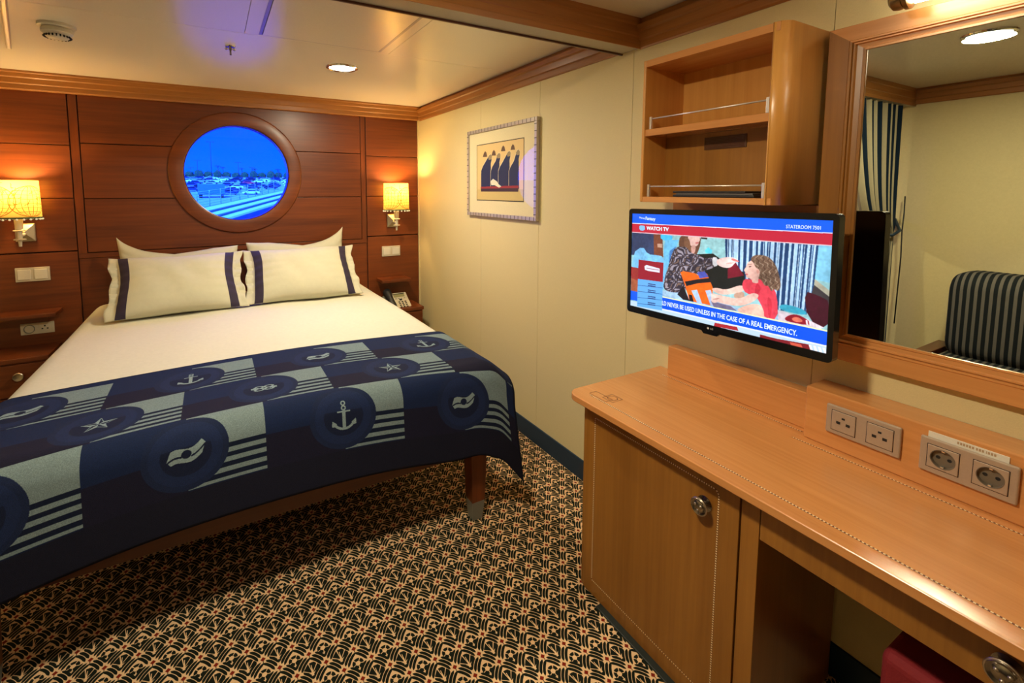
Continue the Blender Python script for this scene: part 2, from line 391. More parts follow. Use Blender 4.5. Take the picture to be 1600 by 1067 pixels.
# ================================================================== BED
bed = thing('bed', 'wooden double bed frame with mattress standing against the panelled wall', 'bed', (.165, 2.6, 0))
for x, y, n_ in [(.93, 1.66, 0), (-.60, 1.66, 0), (.93, 3.5, 0), (-.60, 3.5, 0)]:
    def q(z, w): return [(x-w, y-w, z), (x+w, y-w, z), (x+w, y+w, z), (x-w, y+w, z)]
    vs = q(.0, .0) ; lv = [(.085, .030), (.35, .038)]
    V = [p for z, w in lv for p in q(z, w)]
    F = [(0, 3, 2, 1), (4, 5, 6, 7)] + [(k, (k+1) % 4, 4+(k+1) % 4, 4+k) for k in range(4)]
    lg = link('leg', mesh('leg', V, F), M_cherryv, bed)
    V = [p for z, w in [(0, .022), (.085, .0305)] for p in q(z, w)]
    link('metal_foot', mesh('metal_foot', V, F), M_grey, lg)
box('side_rail', (.945, 1.64, .30), (.972, 3.62, .40), M_cherryd, bed, .002); box('side_rail', (-.642, 1.64, .30), (-.615, 3.62, .40), M_cherryd, bed, .002)
box('foot_rail', (-.64, 1.615, .315), (.97, 1.642, .41), M_cherryd, bed, .002)
box('bed_base', (-.62, 1.64, .335), (.95, 3.62, .42), M_cherryd, bed, .002)
box('mattress', (-.60, 1.66, .42), (.93, 3.63, .665), M_duvet, bed, .04, 4)

def drape(sv, xL, xR_, r, th):
    """one dimensional cloth path: returns (offset, drop) for arc coordinate sv"""
    def side(a):
        if a <= 0: return 0, 0
        t = min(a/r, th); o = r*math.sin(t); d = r*(1-math.cos(t))
        if a > r*th: o += (a-r*th)*math.cos(th); d += (a-r*th)*math.sin(th)
        return o, d
    if sv > xR_: o, d = side(sv-xR_); return xR_+o, d
    if sv < xL: o, d = side(xL-sv); return xL-o, d
    return sv, 0
def cloth(name, s0, s1, t0, t1, ns, ntt, X0, X1, YFt, r, thS, thF, z0, matl, parent=None, wr=None, thick=.004, topedge=None):
    V, U, F = [], [], []
    for j in range(ntt+1):
        for i in range(ns+1):
            s = s0+(s1-s0)*i/ns; t = t0+(t1-t0)*j/ntt
            x, d1 = drape(s, X0, X1, r, thS)
            y0 = topedge(s) if topedge else t0
            yy = y0 - (t-t0) if topedge else t0-(t-t0)
            # t measured from the top edge; y decreasing toward the foot
            yq = y0-(t-t0)*( (y0-YFt + (t1-t0-(y0-YFt)))/(t1-t0) )
            yv, d2 = drape(-yq, -99, -YFt, r, thF)
            p = Vector((x, -yv, z0-d1-d2))
            if wr: p += Vector(wr(s, t, d1, d2))
            V.append(p); U.append((i/ns, 1-j/ntt))
    for j in range(ntt):
        for i in range(ns): a = j*(ns+1)+i; F.append((a, a+ns+1, a+ns+2, a+1))
    me = mesh(name, V, F, True); uvl = me.uv_layers.new(name='UVMap')
    for lp in me.loops: uvl.data[lp.index].uv = U[lp.vertex_index]
    o = link(name, me, matl, parent)
    if thick:
        md = o.modifiers.new('t', 'SOLIDIFY'); md.thickness = thick; md.offset = -1
    return o
def wr_duvet(s, t, d1, d2):
    z = .006*math.sin(5*s+1.3*t)*math.sin(3.1*t+.5)+.003*math.sin(17*s+3*t)
    e = min(1, (d1+d2)/.1)
    return (0, .006*e*math.sin(23*s)*(1 if d2 > 0 else 0), z*.6 - (0 if t < 3.2 else 0))
du = cloth('duvet', -.92, 1.24, 0, 2.18, 110, 120, -.60, .93, 1.66, .085, 1.45, 1.45, .69, M_duvet, None, wr_duvet, .012, topedge=lambda s: 3.63)
tag(du, 'white duvet spread smooth over the whole bed', 'duvet')

# ---- patterned runner
def in_poly(X, Y, P):
    P = np.asarray(P, float); c = np.zeros(X.shape, bool)
    for (x1, y1), (x2, y2) in zip(P, np.roll(P, -1, 0)):
        if y1 == y2: continue
        c ^= ((Y < y1) != (Y < y2)) & (X < (x2-x1)*(Y-y1)/(y2-y1)+x1)
    return c
def blanket_img():
    s0, s1, t1 = -.80, 1.09, .86
    w, h = 1500, 690
    Sg, Tg = np.meshgrid(s0+(s1-s0)*(np.arange(w)+.5)/w, t1*(np.arange(h)+.5)/h)
    A = np.zeros((h, w, 3)); blue = np.array([.07, .125, .26]); purple = np.array([.085, .085, .17]); deep = np.array([.06, .11, .23])
    lightc = np.array([.44, .51, .53]); ring = np.array([.10, .15, .29]); core = np.array([.07, .10, .20])
    A[:] = blue
    P = .46; rh = .235
    rows = [(.515, .36, 0), (.28, .13, 1), (.045, .36, 2), (.75, .13, 3), (-.19, .13, 4)]
    for top, ph, rid in rows:
        m = (Tg >= top) & (Tg < top+rh)
        fr = np.mod(Sg-ph, P)           # 0 at circle centre
        dark = m & (fr > .215)
        A[m] = blue
        if rid == 3: A[m] = purple; continue
        if rid == 4: A[m] = blue; continue
        A[m & (fr > .205) & (Tg > top+.125)] = purple
        A[m & (fr <= .215)] = lightc
        st = m & (fr <= .215) & (Tg > top+.118)
        ph2 = (Tg-(top+.118))/.0295
        A[st & (np.mod(ph2, 1) < .5)] = deep*.8
        A[st & (Tg > top+.232)] = deep
    A[Tg >= .75] = np.array([.075, .08, .15])
    icons = {0: ['flag', 'flag', 'anchor', 'flag'], 1: ['star', 'knot', 'star', 'star'], 2: ['flag', 'anchor', 'flag', 'anchor']}
    for top, ph, rid in rows[:3]:
        cs = [ph+P*k for k in range(-3, 3)]
        for c in cs:
            if c < s0-.1 or c > s1+.05: continue
            X = Sg-c; Y = Tg-(top+rh/2); r = np.hypot(X, Y)
            A[r < .112] = ring
            A[(r < .112) & (np.abs(X) < .112) & (r > .095)] = ring*.88
            A[(r < .066)] = core*1.05
            A[(r < .066) & (Y < -.02)] = ring*.95
            k = round((c-ph)/P)
            if rid == 0: ic = {0: 'anchor', 1: 'flag', -1: 'flag', -2: 'anchor'}.get(k, 'flag')
            elif rid == 1: ic = {0: 'knot', 1: 'star', -1: 'star', 2: 'anchor'}.get(k, 'flag')
            else: ic = {0: 'flag', 1: 'anchor', -1: 'anchor', -2: 'flag'}.get(k, 'star')
            g_ = np.zeros(X.shape, bool); box_ = r < .075
            if ic == 'anchor':
                g_ |= (np.abs(X) < .0055+.0) & (Y > -.022) & (Y < .044)
                g_ |= (np.abs(Y+.018) < .0022) & (np.abs(X) < .022)
                for cy in (-.030, -.046): rr = np.hypot(X, (Y-cy)); g_ |= (rr < .0085) & (rr > .004)
                rr = np.hypot(X, (Y-.008)*1.05); g_ |= (rr < .040) & (rr > .031) & (Y > .020)
                for sg in (-1, 1): g_ |= in_poly(X*sg, Y, [(.040, .010), (.024, .022), (.030, .026), (.034, .032), (.041, .030)])
            elif ic == 'star':
                a = [(-90+36*i) for i in range(10)]
                pts = [((.047 if i % 2 == 0 else .019)*math.cos(math.radians(t)), (.047 if i % 2 == 0 else .019)*math.sin(math.radians(t))) for i, t in enumerate(a)]
                g_ |= in_poly(X, Y, pts)
                for i in range(0, 10, 2):   # shaded half of each point
                    p0, p1 = pts[i], pts[(i+1) % 10]
                    h_ = in_poly(X, Y, [(0, 0), (p0[0]*.90, p0[1]*.90), (p1[0]*.82, p1[1]*.82)])
                    g_ &= ~h_
            elif ic == 'flag':
                wv = .010*np.sin((X+.01)*60)
                top_ = Y-wv+X*.35
                g_ |= (np.abs(top_) < .021) & (np.abs(X) < .050-.010*np.abs(top_)/.021)
                g_ &= ~(np.hypot(X, Y-.001) < .013)
                g_ &= ~((np.abs(top_-.004) < .0028) & (np.abs(X) > .012))
            else:
                for sx_ in (-1, 1):
                    for yy in (-.010, .010):
                        rr = np.hypot((X-sx_*.016)/1.5, (Y-yy)); g_ |= (rr < .012) & (rr > .0062)
                    g_ |= (np.abs(Y-.004*sx_) < .006) & (np.abs(X-sx_*.030) < .012)
            A[g_ & box_] = lightc*1.12
    A[(Tg < .006) | (Sg > s1-.012)] = np.array([.03, .06, .16])
    A *= rng.uniform(.85, 1.1, (h, w, 1))
    return A
M_run = img_mat('nautical_jacquard', img('runner_weave', blanket_img()), .9, bump=.5, bscale=700, spec=.2)
def wr_run(s, t, d1, d2):
    z = .004*math.sin(5*s+1.3*t)*math.sin(3.1*t+.5)
    k = max(0, (t-.58)/.28)
    fold = .010*k*math.sin(7*s+.6) + .012*k*math.sin(2.7*s)
    c = max(0, (s-.80)/.29) if s > .8 else 0
    return (.02*k*c, -.012*k*math.sin(s*9)*0 - fold*.6 - .015*k*c, z + .012*k*math.sin(3.3*s+1.0) - .03*k*c*c + .02*k*math.exp(-((s-.88)/.07)**2))
ru = cloth('bed_runner', -.80, 1.09, 0, .86, 150, 90, -.615, .945, 1.635, .075, .72, 1.50, .7015, M_run, None, wr_run, .004,
           topedge=lambda s: 2.155-.07*((s-.15)/.8)**2)
tag(ru, 'navy nautical bed runner with anchors, stars and grey stripes across the foot of the bed', 'bed runner')

# ---- pillows
def pillow(label, cx, base_y, base_z, lean, w, h, T, bands, yaw=0, seed=0, name='pillow', ear=0):
    rnd = random.Random(seed); ph = [rnd.uniform(0, 6) for _ in range(6)]
    root = thing(name, label, 'pillow', (cx, base_y, base_z), 'pillows at the head of the bed')
    N, K = 72, 44
    M = Matrix.Translation((cx, base_y, base_z)) @ Matrix.Rotation(yaw, 4, 'Z') @ Matrix.Rotation(-lean, 4, 'X')
    fl_ = .875 if bands else 1.0
    def P(u, v, side):
        pin = 1-.055*(1-v*v)*(1+.25*math.sin(3*v+ph[0])); x = u*w/2*pin
        if abs(u) > fl_: x += .006*math.sin(9*v+ph[1])*(abs(u)-fl_)/(1-fl_)
        z = h/2 + v*h/2*(1-.10*(1-u*u)*(1 if v > 0 else .35)+.02*math.sin(4*u+ph[2])*(1-u*u))
        if ear: z += (.075*max(0, u*ear)**5 - .035*max(0, 1-abs(u-.1*ear)*1.5) - .012*max(0, -u*ear)) * max(0, (v+1)/2)
        uu = min(1, abs(u)/fl_)
        th = T/2*max(0, 1-uu**3.2)**.55*max(0, 1-abs(v)**3.4)**.55
        th += .004*math.sin(11*u+ph[3]+4*v)*max(0, 1-uu)*max(0, 1-abs(v)) + .0016
        edge = (1-max(0, 1-uu**3)) * (1-v*v)
        th += .0035*edge*math.sin(22*v+ph[4])
        rip = .006*math.sin(14*v+ph[5])*max(0, (abs(u)-fl_)/(1-fl_+1e-6)) if bands else 0
        return M @ Vector((x, rip-side*th if side > 0 else rip+th, z))
    us = [-1+2*i/N for i in range(N+1)]; vs_ = [-1+2*j/K for j in range(K+1)]
    V = [P(u, v, 1) for v in vs_ for u in us]+[P(u, v, -1) for v in vs_ for u in us]
    o2 = (N+1)*(K+1); Fm, Fb = [], []
    for j in range(K):
        for i in range(N):
            a = j*(N+1)+i; f1 = (a, a+1, a+N+2, a+N+1); um = abs((us[i]+us[i+1])/2)
            (Fb if bands and .72 < um < .875 else Fm).append(f1)
            f2 = tuple(o2+k for k in f1[::-1]); Fm.append(f2)
    rim = [(j*(N+1), (j+1)*(N+1)) for j in range(K)]+[(j*(N+1)+N, (j+1)*(N+1)+N) for j in range(K)]+[(i, i+1) for i in range(N)]+[(K*(N+1)+i, K*(N+1)+i+1) for i in range(N)]
    for a, b in rim: Fm.append((a, b, b+o2, a+o2))
    def mk(nm, F, m, off=0):
        bm = bmesh.new(); me = mesh(nm, V, F); bm.from_mesh(me); bpy.data.meshes.remove(me)
        bmesh.ops.delete(bm, geom=[v for v in bm.verts if not v.link_faces], context='VERTS')
        return link(nm, bm_mesh(bm, nm, True), m, root)
    mk('pillowcase', Fm, M_pillow)
    if bands:
        mk('plum_band', [f for f in Fb if f[0] % (N+1) < N/2], M_band); mk('plum_band', [f for f in Fb if f[0] % (N+1) >= N/2], M_band)
    return root
pillow('plain rear pillow behind the left banded pillow, only its top corner showing', -.195, 3.43, .70, .28, .66, .355, .12, False, 0, 3, ear=-1)
pillow('plain rear pillow behind the right banded pillow, its peaked corner showing', .515, 3.43, .70, .28, .66, .37, .12, False, 0, 4, ear=1)
pillow('left white pillow with two dark plum bands, by the left lamp side', -.185, 3.085, .705, .78, .70, .42, .15, True, .04, 1)
pillow('right white pillow with two dark plum bands, nearest the telephone', .505, 3.105, .705, .78, .72, .42, .15, True, -.02, 2)

# ================================================================== NIGHTSTANDS, LEDGES, SWITCHES, SCONCES
def nightstand(x0, x1, kx, label):
    t = thing('nightstand', label, 'nightstand', ((x0+x1)/2, 3.52, 0), 'nightstands beside the bed')
    box('carcass', (x0, 3.40, .05), (x1, YB-.002, .455), M_cherryv, t, .002)
    box('plinth', (x0+.01, 3.43, 0), (x1-.01, YB-.002, .05), M_cherryd, t, .001)
    box('top', (x0-.008, 3.385, .457), (x1+.005, YB-.002, .483), M_cherry, t, .003)
    d = box('drawer', (x0+.006, 3.386, .27), (x1-.006, 3.399, .448), M_cherry, t, .002)
    k = lathe('knob', [(0, .0), (.010, 0), (.010, .012), (.022, .014), (.024, .02), (.021, .024), (.012, .022), (0, .021)], M_metal, d, rot_to((0, -1, 0), (kx, 3.386, .385)), 24)
    d2 = box('cupboard_door', (x0+.006, 3.386, .055), (x1-.006, 3.399, .264), M_cherry, t, .002)
    return t
nightstand(-1.12, -.845, -.968, 'dark cherry nightstand left of the bed under the twin outlet')
nightstand(1.07, 1.425, 1.25, 'dark cherry nightstand right of the bed with the telephone on it')
def ledge(x0, x1, label):
    t = tag(box('wall_ledge', (x0, 3.50, .672), (x1, YB-.001, .695), M_cherry, None, .003), label, 'shelf', 'small ledges above the nightstands')
ledge(-1.10, -.822, 'narrow cherry wall ledge left of the bed over the twin outlet')
ledge(1.13, 1.372, 'narrow cherry wall ledge right of the bed over the telephone')
def rocker(cx, cz, label):
    t = thing('light_switch', label, 'light switch', (cx, YB, cz), 'twin light switches under the wall lamps')
    box('plate', (cx-.077, YB-.009, cz-.041), (cx+.077, YB+.001, cz+.041), M_switch, t, .002)
    for s in (-1, 1): box('rocker', (cx+s*.037-.029, YB-.0135, cz-.029), (cx+s*.037+.029, YB-.008, cz+.029), M_white, t, .002)
rocker(-.944, .907, 'cream twin rocker switch on the wood panel left of the bed')
rocker(1.255, .907, 'cream twin rocker switch on the wood panel right of the bed')
ot = thing('twin_outlet', 'cream twin outlet on the wood panel under the left ledge', 'outlet', (-.943, YB, .582))
box('plate', (-1.019, YB-.008, .549), (-.867, YB+.001, .616), M_switch, ot, .002)
lathe('round_socket', [(.026, 0), (.026, .003), (.022, .003), (.021, -.004), (0, -.004)], M_grey, ot, rot_to((0, -1, 0), (-.980, YB-.008, .582)), 28)
box('square_socket', (-.934, YB-.0095, .560), (-.884, YB-.0075, .606), M_switch, ot, .001)
for dx, dz in ((-.012, -.004), (.012, -.004), (0, .012)): box('socket_hole', (-.909+dx-.004, YB-.0100, .582+dz-.004), (-.909+dx+.004, YB-.009, .582+dz+.004), M_dark, ot, 0)

def shade_img(seed):
    w, h = 520, 300; r = np.random.default_rng(seed)
    X, Y = np.meshgrid(np.linspace(-1.3, 1.3, w), np.linspace(-1, 1, h))
    A = np.ones((h, w, 3))*np.array([.66, .56, .29]); line = np.zeros((h, w), bool)
    for c in (-1.95, -.65, .65, 1.95):
        x = X-c; y = Y-.12; R = .82
        rr = np.hypot(x/.78, y/R)
        line |= np.abs(rr-1) < .02
        ins = rr < 1
        for k in (-.75, -.45, -.15, .15, .45, .75):
            line |= ins & (np.abs(x/.78 - k*np.sqrt(np.clip(1-(y/R)**2, 0, 1))) < .014)
            line |= ins & (np.abs(y/R - k*.9 - .12*(x/.78)**2*np.sign(k)) < .012)
    for _ in range(60):
        cx, cy = r.uniform(-1.3, 1.3), r.uniform(-.9, .3); a = r.uniform(0, 3.1)
        u = (X-cx)*math.cos(a)+(Y-cy)*math.sin(a); v = -(X-cx)*math.sin(a)+(Y-cy)*math.cos(a)
        line |= (np.abs(v-.03*np.sin(u*30)) < .016) & (np.abs(u) < r.uniform(.03, .11))
    A[line] = np.array([.42, .24, .05])
    return A
def shade_mat():
    I = img('map_print', shade_img(5)); m = bpy.data.materials.new('map_print_shade'); m.use_nodes = True; n = m.node_tree; n.nodes.clear(); L = n.links.new
    o = n.nodes.new('ShaderNodeOutputMaterial'); uv = n.nodes.new('ShaderNodeUVMap'); t = n.nodes.new('ShaderNodeTexImage'); t.image = I; L(uv.outputs[0], t.inputs[0])
    tr = n.nodes.new('ShaderNodeBsdfTranslucent'); df = n.nodes.new('ShaderNodeBsdfDiffuse'); mx = n.nodes.new('ShaderNodeMixShader'); mx.inputs[0].default_value = .5
    L(t.outputs[0], tr.inputs[0]); L(t.outputs[0], df.inputs[0]); L(tr.outputs[0], mx.inputs[1]); L(df.outputs[0], mx.inputs[2])
    e = n.nodes.new('ShaderNodeEmission'); L(t.outputs[0], e.inputs[0]); e.inputs[1].default_value = .12
    ad = n.nodes.new('ShaderNodeAddShader'); L(mx.outputs[0], ad.inputs[0]); L(e.outputs[0], ad.inputs[1]); L(ad.outputs[0], o.inputs[0]); return m
M_shade = shade_mat()
M_trimb = mat('olive_braid', (.10, .13, .05), .8)
M_bead = mat('white_bead', (.8, .78, .62), .4, emit=(1, .85, .5), estr=.25)
M_ivory = mat('ivory_painted_metal', (.66, .60, .46), .35)
def sconce(cx, label):
    t = thing('wall_sconce', label, 'wall lamp', (cx, YB, 1.15), 'map shade wall lamps beside the bed')
    yc = 3.545; z0, z1 = 1.247, 1.455
    n = 48; V, F, U = [], [], []
    for z, a, b in ((z0, .103, .078), (z1, .098, .073)):
        for k in range(n+1): th = 2*PI*k/n - PI/2 + PI; V.append((cx+a*math.cos(th), yc+b*math.sin(th), z)); U.append((k/n*2-.0, 0 if z == z0 else 1))
    for k in range(n): F.append((k, k+1, n+2+k, n+1+k))
    me = mesh('shade', V, F, True); uvl = me.uv_layers.new(name='UVMap')
    for lp in me.loops: uvl.data[lp.index].uv = U[lp.vertex_index]
    sh = link('lamp_shade', me, M_shade, t); M_shade_ext = sh
    lathe('braid', [(.1040, -.006), (.1045, .004), (.1020, .004), (.1015, -.006)], M_trimb, sh, Matrix.Translation((cx, yc, z0)), 48, True, (1, .76))
    for k in range(22):
        th = 2*PI*k/22; bm = bmesh.new(); bmesh.ops.create_icosphere(bm, subdivisions=1, radius=.0062, matrix=Matrix.Translation((cx+.104*math.cos(th), yc+.079*math.sin(th), z0-.009)))
        link('bead', bm_mesh(bm, 'bead', True), M_bead, sh)
    box('back_plate', (cx-.045, YB-.012, 1.103), (cx+.045, YB, 1.208), M_metal, t, .003)
    V = [(cx-.04, YB-.012, 1.108), (cx+.04, YB-.012, 1.108), (cx+.04, YB-.012, 1.203), (cx-.04, YB-.012, 1.203), (cx, YB-.038, 1.156)]
    link('plate_pyramid', mesh('plate_pyramid', V, [(0, 1, 4), (1, 2, 4), (2, 3, 4), (3, 0, 4)]), M_metal, t)
    tube('arm', [(cx, YB-.02, 1.15), (cx, YB-.05, 1.143), (cx, YB-.08, 1.142), (cx, yc, 1.148)], .009, M_ivory, t, 10)
    lathe('candle_stem', [(0, .0), (.007, 0), (.009, .03), (.012, .035), (.012, .04), (.013, .09), (.013, .098), (.017, .10), (.020, .17), (0, .17)], M_ivory, t, Matrix.Translation((cx, yc, 1.083)), 20)
    for zz in (1.118, 1.168): lathe('drip_ring', [(.010, 0), (.026, .002), (.028, .006), (.024, .009), (.010, .009)], M_ivory, t, Matrix.Translation((cx, yc, zz)), 24, True)
    bulb = lathe('bulb', [(0, 0), (.012, .005), (.022, .04), (.02, .065), (.008, .078), (0, .08)], emis('bulb_glow', (1, .62, .22), 6), t, Matrix.Translation((cx, yc, 1.30)), 16)
    bulb.visible_shadow = True
    light('sconce_lamp', 'POINT', (cx, yc, 1.40), SCONCE_W, (1, .66, .26), .03)
sconce(-.96, 'left wall lamp with glowing map print shade, cut by the picture edge')
sconce(1.27, 'right wall lamp with glowing map print shade, near the room corner')

# ---- telephone
ph = thing('telephone', 'cream desk telephone with dark handset on the right nightstand', 'telephone', (1.25, 3.50, .483))
Mt = Matrix.Translation((1.262, 3.515, .492)) @ Matrix.Rotation(math.radians(4), 4, 'Z') @ Matrix.Rotation(math.radians(38), 4, 'X')
def tbox(nm, lo, hi, m, par, bev=.002):
    bm = bmesh.new(); add_box(bm, lo, hi, bev, 2); me = bm_mesh(bm, nm); me.transform(Mt); return link(nm, me, m, par)
M_pcream = mat('cream_phone_plastic', (.62, .54, .38), .4)
tbox('faceplate', (-.048, -.085, .028), (.085, .085, .040), M_pcream, ph, .006)
tbox('body', (-.115, -.08, .0), (.082, .08, .028), M_grey, ph, .006)
boxes('stand', [((1.17, 3.475, .4835), (1.33, 3.60, .50)), ((1.19, 3.555, .50), (1.31, 3.60, .56))], M_blackm, ph, .003)
tbox('display', (-.032, .038, .040), (.062, .068, .0412), mat('lcd_olive', (.30, .27, .12), .3), ph, .001)
tbox('display_visor', (-.036, .068, .040), (.066, .074, .0425), M_blackm, ph, .001)
for c in range(3):
    for r in range(4): tbox('key', (-.012+c*.026, -.068+r*.017, .040), (.004+c*.026, -.058+r*.017, .0425), M_blackm, ph, .001)
for c in range(4): tbox('soft_key', (-.028+c*.024, .020, .040), (-.012+c*.024, .026, .0425), M_grey, ph, .001)
tbox('round_control', (.004, .002, .040), (.026, .016, .0425), M_blackm, ph, .003)
hs = tube('handset', [Mt @ Vector(p) for p in [(-.082, -.098, .045), (-.082, -.085, .058), (-.082, -.06, .066), (-.082, 0, .072), (-.082, .06, .066), (-.082, .085, .058), (-.082, .098, .045)]], .02, M_blackm, ph, 14, True, [.024, .034, .031, .023, .031, .034, .024])
crd = []
for i in range(90):
    a = i*.9; s = i/89; crd.append((1.185+.004*math.cos(a)-.03*s, 3.50-.05*math.sin(s*3)+.02, .492+.004*math.sin(a)))
tube('coiled_cord', crd, .0018, M_blackm, ph, 5)

# ================================================================== PICTURE
pc = thing('framed_picture', 'framed print of four dark ship bows on the cream right wall', 'picture', (XR, 2.383, 1.51))
Y0, Y1, Z0, Z1 = 2.0, 2.766, 1.236, 1.783; xf = 1.487; fw = .022
M_fr = mat('silver_rose_frame', (.55, .48, .42), .3, .35)
def bar(nm, a, b, m=M_fr): return box(nm, (xf, *a), (XR-.001, *b), m, pc, .0025)
bar('frame_bar', (Y0, Z0), (Y1, Z0+fw)); bar('frame_bar', (Y0, Z1-fw), (Y1, Z1)); bar('frame_bar', (Y0, Z0+fw), (Y0+fw, Z1-fw)); bar('frame_bar', (Y1-fw, Z0+fw), (Y1, Z1-fw))
M_tick = mat('dark_inlay', (.05, .035, .03), .5)
tk = None
def tick(y0, z0, y1, z1): box('frame_inlay', (xf-.0006, y0, z0), (xf+.004, y1, z1), M_tick, pc, 0)
for k in range(21):
    y = Y0+.016+k*(Y1-Y0-.03)/20
    tick(y, Z0+.001, y+.004, Z0+fw-.001); tick(y, Z1-fw+.001, y+.004, Z1-.001)
for k in range(14):
    z = Z0+.032+k*(Z1-Z0-.07)/13
    tick(Y0+.001, z, Y0+fw-.001, z+.004); tick(Y1-fw+.001, z, Y1-.001, z+.004)
box('mat_board', (xf+.009, Y0+fw-.004, Z0+fw-.004), (XR-.001, Y1-fw+.004, Z1-fw+.004), mat('cream_mat_board', (.80, .69, .42), .8), pc, 0)
PC = Matrix  # noqa
def hom(src, dst):
    A = []
    for (x, y), (u, v) in zip(src, dst):
        A.append([x, y, 1, 0, 0, 0, -u*x, -u*y, -u]); A.append([0, 0, 0, x, y, 1, -v*x, -v*y, -v])
    return np.linalg.svd(np.array(A, float))[2][-1].reshape(3, 3)
def happly(H, P):
    P = np.c_[np.asarray(P, float), np.ones(len(P))] @ H.T; return P[:, :2]/P[:, 2:]
def lin(c): return np.array(c)/255.
def art():
    w, h = 480, 330
    H = hom([(137, 332), (563, 258), (563, 840), (140, 828)], [(0, 0), (w, 0), (w, h), (0, h)])
    X, Y = np.meshgrid(np.arange(w)+.5, np.arange(h)+.5); A = np.ones((h, w, 3))*lin((222, 190, 130))
    A[Y > h*.80] = lin((205, 180, 115))
    def poly(p, c): A[in_poly(X, Y, happly(H, p))] = lin(c)
    navy = (22, 38, 78)
    for x0, x1, xt, yt in ((175, 270, 268, 405), (262, 345, 345, 392), (330, 440, 436, 375), (425, 520, 518, 362)):
        poly([(x0, 720), (x0, 560), (x0+12, 520), (x0+40, 470), (xt-22, yt+12), (xt-5, yt), (xt+8, yt+18), (xt+8, yt+50), (xt-2, yt+90), (x1, 720)], (225, 205, 160))
        poly([(x0+3, 720), (x0+3, 562), (x0+16, 525), (x0+46, 472), (xt-20, yt+18), (xt-5, yt+6), (xt+5, yt+22), (xt+4, yt+52), (xt-4, yt+90), (x1, 720)], navy)
        poly([(xt-30, yt+32), (xt-6, yt+6), (xt+6, yt+24), (xt+4, yt+52), (xt-22, yt+58)], (150, 130, 95))
    poly([(175, 705), (515, 690), (515, 715), (175, 725)], (150, 45, 50)); poly([(175, 722), (515, 714), (512, 748), (178, 748)], (58, 38, 50))
    poly([(262, 655), (285, 632), (320, 655), (335, 680), (360, 700), (340, 712), (300, 690), (270, 690)], (225, 220, 195))
    for a, b in ((210, 412), (288, 400), (372, 360), (458, 347)): poly([(a-18, b+25), (a-10, b-8), (a+2, b-28), (a+14, b-15), (a+22, b+22)], (95, 70, 55))
    A[(X < 4) | (X > w-5) | (Y < 4) | (Y > h-5)] = lin((30, 28, 30))
    return A
def quad_img(nm, P, m, par):
    me = mesh(nm, P, [(0, 1, 2, 3)]); u = me.uv_layers.new(name='UVMap')
    for i, c in enumerate([(0, 0), (1, 0), (1, 1), (0, 1)]): u.data[i].uv = c
    return link(nm, me, m, par)
xa = xf+.0083
quad_img('print', [(xa, 2.648, 1.335), (xa, 2.122, 1.335), (xa, 2.122, 1.687), (xa, 2.648, 1.687)], img_mat('print_ink', img('ship_print', art()), .7), pc)
link('picture_glass', mesh('picture_glass', [(xf+.005, Y1-fw, Z0+fw), (xf+.005, Y0+fw, Z0+fw), (xf+.005, Y0+fw, Z1-fw), (xf+.005, Y1-fw, Z1-fw)], [(0, 1, 2, 3)]), M_pglass, pc)

# ================================================================== CEILING FITTINGS
def downlight(x, y, r, label):
    t = thing('ceiling_downlight', label, 'ceiling light', (x, y, ZC), 'recessed ceiling downlights')
    lathe('trim_ring', [(r*.80, .0), (r*.82, -.006), (r*.9, -.009), (r, -.006), (r*1.02, .0)], M_chrome, t, Matrix.Translation((x, y, ZC)), 48)
    lathe('diffuser', [(0, -.0035), (r*.81, -.0035)], M_lamp, t, Matrix.Translation((x, y, ZC)), 40)
downlight(*DL_A, .084, 'round recessed downlight glowing over the bed')
downlight(*DL_B, .086, 'round recessed downlight seen only as the bright reflection in the mirror')
sd = thing('smoke_detector', 'round white smoke detector on the ceiling near the left picture corner', 'smoke detector', (-.525, 2.555, ZC))
Ms = Matrix.Translation((-.525, 2.555, ZC))
lathe('mounting_base', [(0, 0), (.062, 0), (.062, -.010), (.050, -.014), (0, -.014)], M_white, sd, Ms, 40)
lathe('dome', [(0, -.014), (.048, -.014), (.052, -.020), (.052, -.032), (.047, -.036), (.034, -.052), (.018, -.056), (0, -.057)], M_white, sd, Ms, 40)
bm = bmesh.new()
for k in range(22):
    a = 2*PI*k/22; r_ = bmesh.ops.create_cube(bm, size=1); Mk = Ms @ Matrix.Rotation(a, 4, 'Z') @ Matrix.Translation((.0405, 0, -.0445)) @ Matrix.Rotation(math.radians(50), 4, 'Y') @ Matrix.Diagonal((.014, .0042, .006, 1))
    for v in r_['verts']: v.co = Mk @ v.co
link('vent_slot', bm_mesh(bm, 'vent_slot'), M_dark, sd)
sp = thing('sprinkler', 'small chrome ceiling sprinkler head in front of the porthole glow', 'sprinkler', (.103, 2.525, ZC))
Mp = Matrix.Translation((.103, 2.525, ZC))
lathe('escutcheon', [(0, 0), (.022, 0), (.020, -.004), (.010, -.006), (0, -.006)], M_chrome, sp, Mp, 28)
lathe('sprinkler_body', [(0, -.005), (.006, -.006), (.006, -.014), (.004, -.022), (.0045, -.04), (0, -.041)], M_nickeld, sp, Mp, 14)
for s in (-1, 1): lathe('frame_arm', [(0, -.006), (.006, -.008), (.0085, -.013), (.006, -.018), (0, -.020)], M_chrome, sp, Mp @ Matrix.Translation((s*.016, 0, 0)), 14)
rb = thing('ceiling_rail', 'chrome rail on the ceiling at the upper left picture corner', 'rail', (-.7, 2.6, ZC))
box('rail_bar', (-.010, -1.0, -.022), (.010, .40, -.003), M_rail, None, .006, 4)
rbar = bpy.data.objects['rail_bar']; rbar.data.transform(Matrix.Translation((-.69, 2.6, ZC)) @ Matrix.Rotation(math.radians(14.5), 4, 'Z')); rbar.parent = rb; rbar.matrix_parent_inverse = PM[rb.name].inverted()

